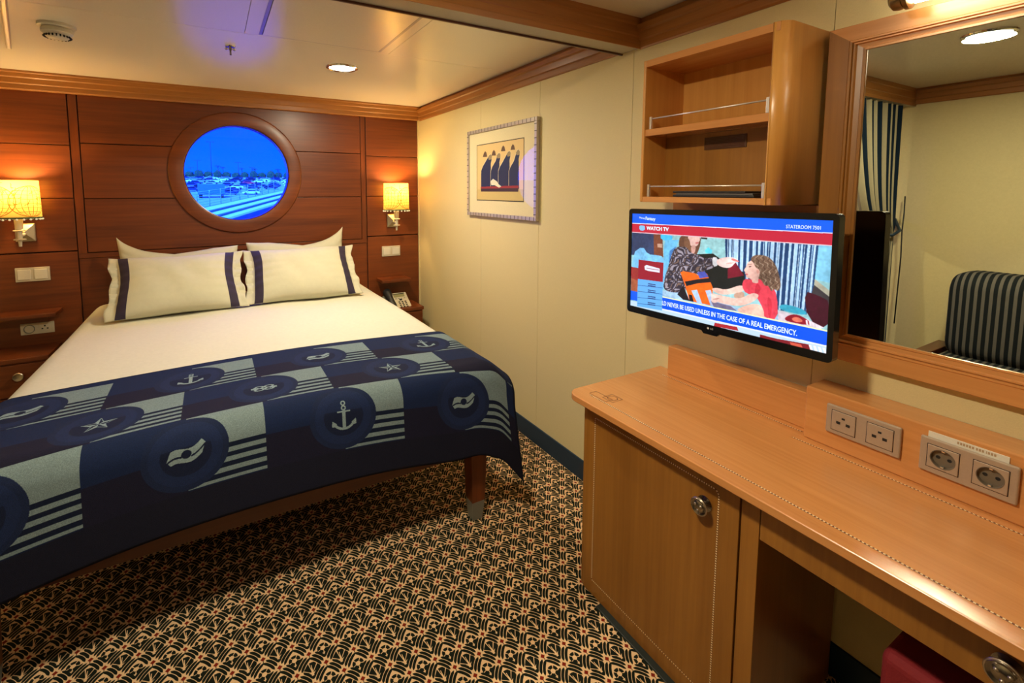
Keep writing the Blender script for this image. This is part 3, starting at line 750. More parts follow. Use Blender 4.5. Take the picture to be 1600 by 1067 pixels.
# ================================================================== WALL SHELF UNIT
sh = thing('wall_shelf_unit', 'open beech wall cabinet with two compartments above the television', 'wall cabinet', (XR, .92, 1.36))
ky0, ky1, kz0, kz1, kx = .69, 1.147, 1.36, 1.836, 1.298
# rounded end (side + post) as one curved board
pts = [(XR, ky0)]
R_ = .035
for k in range(9):
    a = k/8*PI/2; pts.append((kx+R_-R_*math.sin(a), ky0+R_-R_*math.cos(a)))
pts += [(kx, .722), (kx+.012, .722), (kx+.03, ky0+.018), (XR, ky0+.018)]
prism('rounded_side', pts, 2, kz0, kz1, M_beechs, sh, True)
box('left_side', (kx, ky1-.011, kz0), (XR-.001, ky1, kz1), M_beechs, sh, .003)
box('top_board', (kx+.001, ky0+.018, kz1-.023), (XR-.001, ky1-.011, kz1-.001), M_beech, sh, .001)
box('bottom_board', (kx+.001, ky0+.018, kz0), (XR-.001, ky1-.011, kz0+.018), M_beech, sh, .001)
box('shelf', (kx+.004, .722, 1.583), (XR-.001, ky1-.011, 1.606), M_beech, sh, .002)
box('upper_back', (1.495, .70, 1.606), (XR-.001, ky1-.011, kz1-.023), M_beechs, sh, 0)
lb = box('lower_back', (1.41, .70, kz0+.018), (1.418, ky1-.011, 1.583), M_beechz, sh, 0)  # shade of the recess comes from the darker veneer colour
vt = box('vent_grille', (1.4065, .846, 1.530), (1.4101, .985, 1.570), mat('brown_vent_plastic', (.10, .035, .012), .5), sh, .001)
for k in range(8): box('vent_slat', (1.4045, .852, 1.5335+k*.0045), (1.4070, .979, 1.5355+k*.0045), M_cherryd, vt, 0)
for zz in (1.606, kz0+.018):
    r0 = thing('x', None, None) if False else None
    rl = tube('guard_rail', [(kx+.014, .738, zz+.035), (kx+.014, 1.118, zz+.035)], .0024, M_rail, sh, 8)
    for yy in (.735, 1.121): box('rail_post', (kx+.010, yy-.004, zz), (kx+.018, yy+.004, zz+.042), M_rail, rl, .001)
mb = tag(box('tv_mounting_board', (XR-.012, .685, 1.15), (XR-.001, 1.165, 1.357), M_beech, None, .001), 'flat beech board on the wall behind the television, under the wall cabinet', 'board')
fo = thing('black_folder', 'thin black folder lying on the lower shelf of the wall cabinet', 'folder', (1.35, .90, 1.378))
box('cover', (1.320, .765, 1.3785), (1.405, 1.03, 1.386), M_blackm, fo, .002)
box('page_block', (1.323, .77, 1.386), (1.402, 1.02, 1.391), mat('grey_paper', (.12, .11, .10), .8), fo, .001)
box('cover', (1.320, .79, 1.391), (1.405, 1.03, 1.3975), M_blackm, fo, .002)

# ================================================================== TELEVISION
a_, b_, rl_ = .0258, -.0054, .0143; w_, h_ = .652, .378
U = Vector((math.sin(a_), -math.cos(a_), 0)); N_ = Vector((-math.cos(a_), -math.sin(a_), 0)); V_ = Vector((0, 0, 1))*math.cos(b_)+N_*math.sin(b_)
U2 = U*math.cos(rl_)+V_*math.sin(rl_); V2 = V_*math.cos(rl_)-U*math.sin(rl_); N2 = U2.cross(V2)
MT = Matrix.Identity(4)
for i in range(3): MT[i][0], MT[i][1], MT[i][2], MT[i][3] = U2[i], V2[i], N2[i], (1.3346, .8897, 1.149)[i]
tv = thing('television', 'flat black television on a wall arm, its screen showing a safety film', 'television', matrix=MT)
def ring(nm, outer, inner, z0, z1, m, par):
    n = len(outer); bm = bmesh.new()
    L = [[bm.verts.new((*p, z)) for p in P] for P, z in ((outer, z0), (outer, z1), (inner, z1), (inner, z1-.004))]
    for A, B in ((L[0], L[1]), (L[1], L[2]), (L[2], L[3])):
        for i in range(n): bm.faces.new((A[i], A[(i+1) % n], B[(i+1) % n], B[i]))
    return link(nm, bm_mesh(bm, nm), m, par)
lx, rx_, ty, by = -w_/2+.0125, w_/2-.0135, h_/2-.0175, -h_/2+.0225
outer = rrect(w_, h_, .012, 5); inner = rrect(rx_-lx, ty-by, .0005, 5, (lx+rx_)/2, (ty+by)/2)
ring('bezel', outer, inner, -.03, .0, M_black, tv)
prism('back_cover', rrect(w_-.002, h_-.002, .011, 5), 2, -.032, -.006, M_black, tv)
prism('rear_bulge', rrect(w_*.7, h_*.62, .03, 5, 0, -.02), 2, -.052, -.03, M_blackm, tv)
prism('sensor_chin', [(-.03, by-.022), (.03, by-.022), (.022, by-.031), (-.022, by-.031)], 2, -.012, -.001, M_black, tv)
def tvpic():
    w, h = 1040, 560
    H = hom([(115, 97), (1340, 135), (1305, 960), (110, 670)], [(0, 0), (w, 0), (w, h), (0, h)])
    Hi = np.linalg.inv(H)
    X, Y = np.meshgrid(np.arange(w)+.5, np.arange(h)+.5); A = np.ones((h, w, 3))*lin((150, 200, 205))
    dn = Hi[2, 0]*X+Hi[2, 1]*Y+Hi[2, 2]; CX = (Hi[0, 0]*X+Hi[0, 1]*Y+Hi[0, 2])/dn; CY = (Hi[1, 0]*X+Hi[1, 1]*Y+Hi[1, 2])/dn
    def poly(p, c, k=0):
        p = np.asarray(p, float)
        for _ in range(k): q_ = np.roll(p, -1, 0); p = np.stack([p*.75+q_*.25, p*.25+q_*.75], 1).reshape(-1, 2)
        m = in_poly(X, Y, happly(H, p)); A[m] = lin(c); return m
    poly([(115, 205), (250, 215), (252, 365), (112, 355)], (48, 62, 98)); poly([(245, 215), (300, 225), (306, 370), (250, 365)], (120, 66, 48))
    poly([(270, 285), (300, 285), (300, 310), (270, 308)], (190, 150, 130))
    poly([(288, 220), (362, 228), (358, 268), (290, 262)], (70, 190, 252), 1); poly([(318, 262), (400, 260), (380, 330), (330, 560), (305, 560), (310, 300)], (110, 190, 235))
    poly([(345, 330), (385, 300), (340, 420)], (70, 130, 200)); poly([(535, 243), (575, 245), (570, 256), (535, 252)], (40, 30, 30))
    poly([(560, 325), (580, 305), (605, 325), (600, 345), (565, 342)], (90, 215, 245))
    m = poly([(680, 250), (1255, 290), (1215, 600), (1180, 720), (1000, 690), (690, 420)], (26, 62, 108))
    ph_ = CX + (CY-250)*.10*((CX-680)/570); st = (np.sin(ph_*.17)+.55*np.sin(ph_*.29+1)+.3*np.sin(ph_*.47+CY*.004)) > .1
    A[m & st] = lin((165, 200, 232)); A[m & ((np.sin(ph_*.2)) > .93)] = lin((205, 225, 240))
    poly([(1250, 285), (1340, 292), (1328, 525), (1228, 500)], (130, 200, 232)); poly([(1228, 498), (1325, 575), (1320, 615), (1225, 540)], (175, 170, 150)); poly([(1225, 535), (1322, 612), (1315, 680), (1210, 590)], (60, 55, 60))
    poly([(500, 350), (610, 345), (665, 385), (720, 430), (800, 460), (810, 560), (700, 600), (560, 560)], (22, 28, 30)); poly([(700, 440), (745, 395), (800, 480), (700, 500)], (115, 22, 42))
    poly([(118, 345), (180, 300), (212, 352), (270, 356), (308, 366), (328, 450), (318, 600), (112, 590)], (120, 190, 238), 1); poly([(112, 430), (165, 440), (160, 520), (112, 575)], (150, 45, 45)); poly([(112, 500), (160, 520), (158, 590), (112, 580)], (170, 90, 60))
    poly([(300, 575), (500, 600), (800, 690), (1060, 740), (1300, 820), (1300, 900), (300, 700)], (160, 195, 225))
    # adult at the left of the film, only the lower face in frame
    poly([(408, 225), (535, 232), (532, 290), (520, 330), (500, 372), (470, 372), (440, 340), (412, 322), (398, 290)], (104, 68, 54), 2)
    poly([(455, 228), (526, 232), (530, 262), (522, 272), (520, 290), (500, 304), (474, 300), (456, 270)], (230, 186, 176), 2); poly([(474, 292), (506, 296), (498, 345), (478, 350)], (202, 152, 140), 1)
    poly([(500, 277), (522, 274), (520, 281), (503, 283)], (190, 70, 80), 1); poly([(430, 240), (462, 250), (474, 300), (482, 372), (455, 352), (436, 320)], (128, 88, 66), 2)
    m = poly([(380, 306), (440, 296), (478, 345), (520, 350), (560, 380), (620, 362), (636, 425), (560, 452), (505, 475), (452, 592), (306, 584), (316, 500), (340, 420), (358, 345)], (50, 44, 56), 2)
    wx_ = CX+14*np.sin(CY*.043+1)+9*np.sin(CX*.09+CY*.031); wy_ = CY+13*np.sin(CX*.051)+8*np.sin(CY*.12+.5)
    pat = np.sin(wx_*.17)*np.sin(wy_*.15)+.4*np.sin(wx_*.31+wy_*.22); A[m & (pat > .42)] = lin((158, 148, 160)); A[m & (pat < -.72)] = lin((116, 92, 84)); A[m & (np.abs(pat-.25) < .05)] = lin((95, 92, 120))
    poly([(603, 364), (640, 370), (642, 420), (610, 428)], (210, 208, 212), 1); poly([(632, 378), (700, 364), (742, 370), (762, 388), (742, 404), (720, 432), (680, 434), (635, 416)], (240, 197, 192), 2); poly([(722, 370), (768, 388), (766, 397), (722, 386)], (250, 110, 108), 1)
    for k_ in range(3): poly([(690+k_*12, 404), (720+k_*8, 398), (722+k_*8, 401), (692+k_*12, 408)], (205, 150, 145))
    # life jacket
    poly([(395, 600), (430, 545), (470, 640), (430, 632)], (25, 22, 30)); poly([(412, 462), (430, 455), (500, 468), (520, 480), (545, 455), (575, 470), (612, 560), (602, 668), (470, 640), (440, 540)], (250, 100, 28))
    poly([(515, 462), (560, 455), (585, 490), (530, 500)], (80, 90, 190)); poly([(440, 520), (520, 505), (595, 497), (605, 522), (520, 530), (450, 548)], (26, 24, 32)); poly([(480, 575), (515, 570), (548, 660), (518, 654)], (165, 190, 225)); poly([(565, 575), (598, 570), (628, 672), (598, 668)], (170, 190, 225)); poly([(465, 600), (485, 605), (495, 645), (470, 640)], (26, 24, 32))
    poly([(600, 640), (720, 670), (760, 700), (620, 680)], (120, 110, 140))
    # child
    poly([(745, 700), (800, 668), (860, 654), (912, 664), (950, 745), (860, 735)], (234, 184, 166), 2); poly([(740, 590), (800, 575), (805, 625), (740, 622)], (196, 156, 136), 1)
    poly([(596, 562), (640, 556), (690, 572), (790, 532), (816, 575), (700, 602), (640, 597)], (236, 192, 178), 2)
    poly([(800, 498), (850, 505), (905, 498), (965, 528), (1003, 605), (1008, 752), (925, 744), (922, 690), (870, 600), (812, 592), (786, 545)], (236, 68, 88), 1)
    poly([(880, 520), (905, 560), (890, 590), (870, 600), (866, 560)], (206, 46, 68), 1); poly([(940, 600), (975, 640), (965, 740), (950, 740)], (214, 52, 72), 1)
    poly([(598, 588), (650, 602), (775, 630), (858, 580), (905, 610), (800, 676), (655, 655), (605, 625)], (240, 194, 180), 2); poly([(604, 600), (640, 596), (655, 640), (620, 655), (600, 640)], (244, 204, 192), 2)
    for k_ in range(3): poly([(612+k_*10, 628), (640+k_*6, 620), (641+k_*6, 623), (613+k_*10, 632)], (196, 140, 130))
    poly([(832, 392), (860, 372), (905, 400), (908, 470), (885, 500), (888, 528), (850, 525), (848, 505), (822, 494), (810, 486), (812, 474), (804, 466), (808, 458), (796, 448), (812, 425), (818, 402)], (234, 184, 170), 1)
    poly([(826, 424), (842, 420), (843, 426), (828, 429)], (70, 50, 50), 1); poly([(822, 412), (846, 406), (847, 409), (823, 415)], (130, 96, 80)); poly([(806, 468), (824, 468), (822, 476), (810, 477)], (206, 96, 100), 1)
    poly([(872, 444), (888, 440), (892, 462), (880, 472)], (222, 158, 142), 2)
    m = poly([(836, 382), (850, 356), (900, 348), (955, 366), (990, 410), (1012, 470), (1026, 545), (1008, 580), (985, 560), (965, 580), (948, 540), (925, 545), (905, 505), (884, 500), (896, 470), (892, 440), (868, 430), (858, 400)], (116, 88, 72), 2)
    hx = CX+10*np.sin(CY*.07)+6*np.sin(CY*.19+CX*.05); hp = np.sin(hx*.19+CY*.03)+.5*np.sin(hx*.37-CY*.06); A[m & (hp > .75)] = lin((146, 118, 98)); A[m & (hp < -.95)] = lin((88, 64, 54)); A[m & (hp > 1.3)] = lin((184, 160, 138))
    poly([(1015, 662), (1060, 655), (1175, 692), (1182, 722), (1120, 716), (1018, 690)], (56, 168, 198), 2); poly([(1165, 572), (1250, 600), (1325, 640), (1312, 818), (1185, 745)], (64, 14, 34), 1)
    poly([(1008, 695), (1040, 700), (1180, 745), (1290, 800), (1250, 808), (1010, 758)], (224, 208, 218)); poly([(1045, 738), (1110, 712), (1190, 750), (1215, 790), (1060, 764)], (150, 25, 45), 2); poly([(1085, 742), (1130, 732), (1168, 765), (1110, 768)], (235, 120, 96), 2)
    for k_ in range(5): poly([(1175+k_*20, 752+k_*9), (1186+k_*20, 754+k_*9), (1192+k_*20, 785+k_*6), (1180+k_*20, 782+k_*6)], (240, 225, 232))
    nz = np.zeros((h, w))
    for q_, am in ((14, .06), (40, .04), (130, .04)):
        g_ = rng.normal(size=(max(2, h*q_//w+2), q_+2)); yi = np.linspace(0, g_.shape[0]-1.01, h); xi = np.linspace(0, g_.shape[1]-1.01, w)
        y0 = yi.astype(int); x0 = xi.astype(int); fy = (yi-y0)[:, None]; fx = (xi-x0)[None]
        nz += am*((g_[y0][:, x0]*(1-fx)+g_[y0][:, x0+1]*fx)*(1-fy)+(g_[y0+1][:, x0]*(1-fx)+g_[y0+1][:, x0+1]*fx)*fy)
    A *= np.clip(1+nz, .6, 1.4)[..., None]
    for _ in range(2): A = (A+np.roll(A, 1, 0)+np.roll(A, -1, 0)+np.roll(A, 1, 1)+np.roll(A, -1, 1))/5
    # menu
    poly([(110, 90), (1345, 130), (1345, 213), (110, 156)], (0, 92, 244)); poly([(110, 155), (1345, 211), (1345, 217), (110, 160)], (215, 215, 245)); poly([(110, 160), (1345, 217), (1345, 291), (110, 213)], (192, 34, 60)); poly([(110, 211), (1345, 289), (1345, 295), (110, 216)], (225, 190, 200))
    poly([(158, 175), (168, 171), (190, 174), (193, 196), (180, 205), (166, 203), (158, 194)], (130, 190, 240))
    poly([(108, 578), (160, 588), (160, 645), (108, 636)], (0, 88, 235)); poly([(108, 640), (1320, 920), (1320, 980), (108, 690)], (190, 215, 235)); poly([(300, 612), (1320, 818), (1320, 828), (300, 620)], (235, 240, 190)); poly([(300, 619), (1320, 827), (1320, 915), (300, 690)], (0, 84, 235)); poly([(300, 688), (1320, 913), (1320, 924), (300, 697)], (225, 230, 235))
    poly([(625, 775), (760, 800), (770, 825), (620, 795)], (175, 40, 50)); poly([(900, 845), (1000, 870), (1200, 905), (1230, 950), (900, 880)], (130, 30, 40)); poly([(1080, 890), (1150, 905), (1160, 925), (1090, 910)], (215, 90, 70))
    for k in range(4): poly([(1195+k*28, 905+k*6), (1210+k*28, 908+k*6), (1225+k*28, 950+k*5), (1208+k*28, 946+k*5)], (245, 240, 245))
    poly([(156, 385), (308, 404), (306, 525), (153, 507)], (150, 24, 46)); poly([(153, 505), (306, 524), (303, 702), (150, 676)], (100, 172, 238))
    for k in range(4): y = 543+k*38; poly([(153, y), (305, y+17), (305, y+20), (153, y+3)], (40, 90, 160))
    poly([(192, 425), (205, 418), (285, 440), (286, 466), (215, 455), (195, 448)], (225, 225, 245)); poly([(205, 436), (283, 449), (283, 452), (205, 440)], (150, 24, 46))
    for k in range(4):
        for j in range(2): y = 532+k*39+j*11; poly([(215, y), (262, y+7), (262, y+13), (215, y+6)], (45, 70, 130))
    return A
tvA = tvpic()
sc_ = quad_img('screen', [(lx, by, -.0035), (rx_, by, -.0035), (rx_, ty, -.0035), (lx, ty, -.0035)], img_mat('lit_screen', img('safety_film', tvA), .25, .95, base=0), tv)
M_ink = emis('screen_lettering', (.75, .88, 1), .95)
Hs = hom([(115, 97), (1340, 135), (1305, 960), (110, 670)], [(lx, ty), (rx_, ty), (rx_, by), (lx, by)])
def tvtext(body, p0, p1, hgt, bold=0):
    """lettering on the screen from pixel p0 to p1 of the drawn crop"""
    q = happly(Hs, [p0, p1]); w = abs(q[1][0]-q[0][0])
    o = text('lettering', body, hgt, M_ink, sc_, Matrix.Identity(4), .0002, 'LEFT', bold)
    xs = [v.co.x for v in o.data.vertices]; k = w/(max(xs)-min(xs)); ang = math.atan2(q[1][1]-q[0][1], q[1][0]-q[0][0])
    o.data.transform(Matrix.Translation((q[0][0], q[0][1], -.0028)) @ Matrix.Rotation(ang, 4, 'Z') @ Matrix.Diagonal((k, 1, 1, 1)) @ Matrix.Translation((-min(xs), 0, 0)))
tvtext('WATCH TV', (202, 188), (338, 197), .017, .0006)
tvtext('STATEROOM 7501', (1052, 174), (1262, 182), .0135)
tvtext('Disney', (158, 122), (192, 127), .008)
tvtext('Fantasy', (196, 127), (256, 132), .016, .0002)
tvtext('LD NEVER BE USED UNLESS IN THE CASE OF A REAL EMERGENCY.', (304, 655), (1126, 838), .021, .0003)
M_logo = mat('logo_grey', (.6, .6, .6), .4)
text('maker_mark', 'LG', .008, M_logo, tv, Matrix.Translation((.006, by-.011, .0002)), .0002)
lathe('maker_emblem', [(0, .0), (.0035, .0)], M_logo, tv, Matrix.Translation((-.006, by-.011, .0005)), 16)
arm = tube('wall_arm', [(0, 0, -.05), (0, 0, -.160)], .02, M_blackm, tv, 12)
box('wall_bracket', (-.05, -.06, -.162), (.05, .06, -.150), M_blackm, tv, .002)
tube('signal_cable', [(.20, -.03, -.05), (.21, -.04, -.075), (.20, -.08, -.08), (.14, -.10, -.10), (.06, -.05, -.14), (.03, -.02, -.155)], .003, M_blackm, tv, 6)

# ================================================================== MIRROR
mr = thing('wall_mirror', 'large wall mirror in a moulded beech frame beside the wall cabinet', 'mirror', (XR, .1, 1.38))
my1, my0, mz0, mz1 = .678, -.62, .938, 1.829; mx = 1.487
prof = [(0, XR), (0, 1.482), (.002, 1.480), (.048, 1.480), (.051, 1.477), (.056, 1.477), (.058, 1.481), (.060, 1.477), (.064, 1.477), (.066, 1.484), (.078, 1.485), (.080, 1.482), (.086, 1.482), (.087, 1.489), (.087, XR)]
def corner(sy, sz, d): return ((my1-d) if sy else (my0+d), (mz1-d*.80) if sz else (mz0+d*.86))
for (c0, c1), mt_ in ((((1, 0), (1, 1)), M_beechz), (((0, 0), (0, 1)), M_beechz), (((0, 0), (1, 0)), M_beech), (((0, 1), (1, 1)), M_beech)):
    bm = bmesh.new(); A_ = []; B_ = []
    for d, x in prof:
        A_.append(bm.verts.new((x, *corner(*c0, d)))); B_.append(bm.verts.new((x, *corner(*c1, d))))
    n = len(prof); bm.faces.new(A_); bm.faces.new(B_[::-1])
    for i in range(n): bm.faces.new((A_[i], A_[(i+1) % n], B_[(i+1) % n], B_[i]))
    link('frame_bar', bm_mesh(bm, 'frame_bar'), mt_, mr)
link('mirror_glass', mesh('mirror_glass', [(mx, my1-.06, mz0+.05), (mx, my0+.06, mz0+.05), (mx, my0+.06, mz1-.05), (mx, my1-.06, mz1-.05)], [(0, 1, 2, 3)]), M_mirror, mr)
# vanity tube lamp on top of the mirror
vl = thing('mirror_lamp', 'tube lamp with brass end cap over the mirror top edge', 'lamp', (1.46, .2, 1.85))
vx, vz = 1.415, 1.845
tube('glass_tube', [(vx, .480, vz), (vx, -.25, vz)], .021, M_tube, vl, 20)
lathe('end_cap', [(0, .0), (.018, .0), (.026, .006), (.028, .016), (.026, .024), (.030, .028), (.030, .036), (.022, .04), (0, .04)], M_brass, vl, rot_to((0, -1, 0), (vx, .524, vz)), 24)
lathe('end_cap', [(0, .0), (.018, .0), (.026, .006), (.028, .016), (.026, .024), (.030, .028), (.030, .036), (.022, .04), (0, .04)], M_brass, vl, rot_to((0, 1, 0), (vx, -.29, vz)), 24)
box('wall_bracket', (vx, -.2, vz-.012), (XR-.001, .40, vz+.012), M_brass, vl, .002)

# ================================================================== DESK
dk = thing('desk', 'long beech dressing desk with cupboard and knee hole under the television', 'desk', (1.27, .2, 0))
DT = .714; ye = 1.205; dx0 = 1.034; yend = -.75
r = .045; pts = [(XR-.001, yend), (XR-.001, ye), (dx0+r, ye)]
for k in range(1, 9): a = k/8*PI/2; pts.append((dx0+r-r*math.sin(a), ye-r+r*math.cos(a)))
pts += [(dx0, yend)]
top = prism('desktop', pts, 2, DT-.022, DT, M_beech, dk)
bv = top.modifiers.new('b', 'BEVEL'); bv.width = .003; bv.segments = 3; bv.limit_method = 'ANGLE'; bv.angle_limit = math.radians(50)
# cupboard
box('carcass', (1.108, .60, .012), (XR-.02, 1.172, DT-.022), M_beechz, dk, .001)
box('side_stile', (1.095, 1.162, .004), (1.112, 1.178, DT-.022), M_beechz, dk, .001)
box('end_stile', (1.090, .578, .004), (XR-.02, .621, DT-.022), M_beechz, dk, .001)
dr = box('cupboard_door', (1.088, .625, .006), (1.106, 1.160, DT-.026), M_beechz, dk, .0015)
# beaded inlay lines
M_inl = mat('pale_inlay', (.95, .74, .42), .5); M_inld = mat('brown_inlay', (.14, .04, .008), .5)
def inlay(nm, p0, p1, par, nrm, w=.0022, step=.0067):
    """row of pale beads in a dark line; nrm 'x' on a door face, 'z' on the top; stuff: far past 300"""
    p0, p1 = Vector(p0), Vector(p1); L = (p1-p0).length; d = (p1-p0)/L; n = int(L/step)
    k = Vector((0, 0, 1)) if nrm == 'z' else Vector((-1, 0, 0)); c = d.cross(k)
    V, F = [], []
    for s in (1,):
        V += [p0+c*w*1.05+k*.0002, p1+c*w*1.05+k*.0002, p1-c*w*1.05+k*.0002, p0-c*w*1.05+k*.0002]; F.append((0, 1, 2, 3))
    line = link(nm+'_line', mesh(nm, V, F), M_inld, par)
    V, F = [], []
    for i in range(n):
        m = p0+d*(i+.5)*step; b = len(V)
        for q in ((-1, -1), (1, -1), (1, 1), (-1, 1)): V.append(m+d*q[0]*step*.27+c*q[1]*w*.85+k*.0004)
        F.append((b, b+1, b+2, b+3))
    bd = link(nm+'_beads', mesh(nm, V, F), M_inl, line if False else par); bd['kind'] = 'stuff'
    return line
inlay('inlay', (1.082, 1.14, DT), (1.082, yend+.01, DT), top, 'z')
inlay('inlay', (1.440, 1.14, DT), (1.440, .661, DT), top, 'z', .0020)
inlay('inlay', (1.385, .661, DT), (1.385, yend+.01, DT), top, 'z', .0020)
for a, b in [((1.088, 1.118, .606+.035), (1.088, .685, .606+.035)), ((1.088, 1.118, .641), (1.088, 1.118, .06)), ((1.088, .678, .630), (1.088, .678, .06)), ((1.088, 1.118, .06), (1.088, .685, .06)), ((1.088, .686, .641), (1.088, .678, .630))]:
    inlay('door_inlay', a, b, dr, 'x', .0019)
# small compass motif near the desk's left corner, an inlaid outline
def outline(nm, P, par, w=.0010):
    V, F = [], []
    for (a, b), (c_, d_) in zip(P, P[1:]+P[:1]):
        A_, B_ = Vector((a, b, DT+.0003)), Vector((c_, d_, DT+.0003)); d = (B_-A_).normalized(); n_ = d.cross(Vector((0, 0, 1)))*w; k = len(V)
        V += [A_+n_, B_+n_, B_-n_, A_-n_]; F.append((k, k+1, k+2, k+3))
    link(nm, mesh(nm, V, F), M_inld, par)
outline('corner_motif', [(1.105, 1.105), (1.15, 1.105), (1.15, 1.06), (1.105, 1.06)], top); outline('corner_motif', [(1.09, 1.15), (1.12, 1.15), (1.12, 1.075), (1.09, 1.075)], top)
outline('corner_motif', [(1.128+.016*math.cos(t*PI/8), 1.083+.016*math.sin(t*PI/8)) for t in range(16)], top)
def oval_knob(p, par, s=1.0):
    Mk = rot_to((-1, 0, 0), p)
    k = lathe('oval_knob', [(0, 0), (.018*s, 0), (.020*s, .003), (.008, .005), (.007, .014), (.014*s, .018), (.021*s, .022), (.023*s, .026), (.020*s, .030), (.015*s, .028), (.010*s, .031), (0, .032)], M_nickeld, par, Mk, 28)
    tube('knob_rim', [Mk @ Vector((.0215*s*math.cos(t*PI/12), .0215*s*math.sin(t*PI/12), .027)) for t in range(25)], .0022, M_metal, k, 6, False)
    for i in range(3):
        t = i*2.1+.5; bm = bmesh.new(); bmesh.ops.create_icosphere(bm, subdivisions=1, radius=.004, matrix=Mk @ Matrix.Translation((.009*math.cos(t), .009*math.sin(t), .030)))
        link('knob_boss', bm_mesh(bm, 'knob_boss', True), M_metal, k)
oval_knob((1.088, .714, .588), dr)
# knee hole: drawer front, back, far pedestal
dw = box('desk_drawer', (1.090, yend+.42, .581), (1.108, .576, DT-.026), M_beechz, dk, .0015)
oval_knob((1.090, .183, .634), dw)
box('drawer_box', (1.11, yend+.44, .60), (XR-.06, .57, DT-.03), M_beechz, dk, 0)
box('right_pedestal', (1.09, yend, .01), (XR-.02, yend+.40, DT-.022), M_beechz, dk, .001)
ks = struct(box('baseboard_toe', (1.066, .58, 0), (1.092, 1.075, .0065), mat('toe_strip_rubber', (.010, .016, .014), .5), bev=.002))
# upstands against the wall
box('low_upstand', (1.463, .650, DT), (XR-.001, 1.136, .822), M_beech, dk, .003)
box('tall_upstand', (1.415, yend, DT), (XR-.001, .648, .862), M_beech, dk, .004, 3)
# outlets on the tall upstand
M_well = mat('socket_well_brown', (.16, .125, .09), .35)
def plate(y0, y1, z0, z1, label, kind):
    t = thing('desk_outlet', label, 'outlet', (1.415, (y0+y1)/2, (z0+z1)/2), 'outlet plates on the desk upstand')
    pl_ = box('plate', (1.4060, y0, z0), (1.4149, y1, z1), M_plate, t, .0035, 3)
    h = (z0+z1)/2
    for i, cy in enumerate((y1-.040, y0+.040)):
        box('insert_gap', (1.4056, cy-.0272, h-.0272), (1.4064, cy+.0272, h+.0272), M_groove, t, 0) if kind == 'us' else boxes('insert_gap', [((1.4056, cy-.0272, h-.0272), (1.4064, cy+.0272, h-.025)), ((1.4056, cy-.0272, h+.025), (1.4064, cy+.0272, h+.0272)), ((1.4056, cy-.0272, h-.025), (1.4064, cy-.025, h+.025)), ((1.4056, cy+.025, h-.025), (1.4064, cy+.0272, h+.025))], M_groove, t, 0)
        f = box('socket_insert', (1.4042, cy-.026, h-.026), (1.4075, cy+.026, h+.026), M_plate, t, .0012)
        if kind != 'us': cut_cyl(f, (1.404, cy, h), .0205, depth=.02); cut_cyl(pl_, (1.404, cy, h), .0205, depth=.020)
        if kind == 'us':
            for dy, dz, a, b in ((.0105, -.003, .0046, .0036), (-.0105, -.003, .0046, .0036), (0, .0105, .0036, .0026)):
                box('socket_hole', (1.4036, cy+dy-a, h+dz-b), (1.4050, cy+dy+a, h+dz+b), M_dark, f, .0008)
        else:
            Mw = rot_to((-1, 0, 0), (1.4042, cy, h))
            lathe('socket_well', [(.0215, 0), (.0212, .0007), (.0200, .0004), (.0196, -.0085), (0, -.0085)], M_well, f, Mw, 36)
            for dy in (-.0095, .0095): lathe('pin_hole', [(.0040, -.0083), (.0034, -.0078), (.0030, -.0083), (0, -.0083)], M_dark, f, Mw @ Matrix.Translation((0, dy, 0)) if False else rot_to((-1, 0, 0), (1.4042, cy+dy, h)), 12)
            for dz in (-.0185, .0185): box('earth_clip', (1.4046, cy-.0028, h+dz-.0018), (1.4120, cy+.0028, h+dz+.0018), M_chrome, f, .0005)
    return t
plate(.437, .593, .759, .836, 'champagne twin outlet plate with flat pin sockets on the desk upstand', 'us')
plate(.249, .403, .757, .838, 'champagne twin outlet plate with round sockets, label strip above it', 'eu')
lbt = thing('label_strip', 'white printed label strip sticking up above the round sockets', 'label', (1.41, .33, .845))
box('strip', (1.4125, .266, .835), (1.4148, .392, .851), mat('white_label', (.74, .70, .58), .5), lbt, .0003)
M_fade = mat('faded_brown_print', (.42, .28, .15), .6)
for y0_, y1_ in ((.318, .345), (.303, .315), (.285, .300)): boxes('worn_print', [((1.4122, y, .8425), (1.4126, min(y+.0032, y1_), .8480)) for y in np.arange(y0_, y1_, .0046)], M_fade, lbt, 0)
# red stool under the desk
st = thing('stool', 'dark red upholstered stool pushed under the desk', 'stool', (1.3, .17, 0))
box('seat_cushion', (1.148, -.06, .16), (1.46, .362, .47), M_red, st, .02, 4)
for x, y in ((1.175, -.03), (1.175, .33), (1.435, -.03), (1.435, .33)): box('leg', (x-.015, y-.015, 0), (x+.015, y+.015, .165), M_cherryv, st, .002)

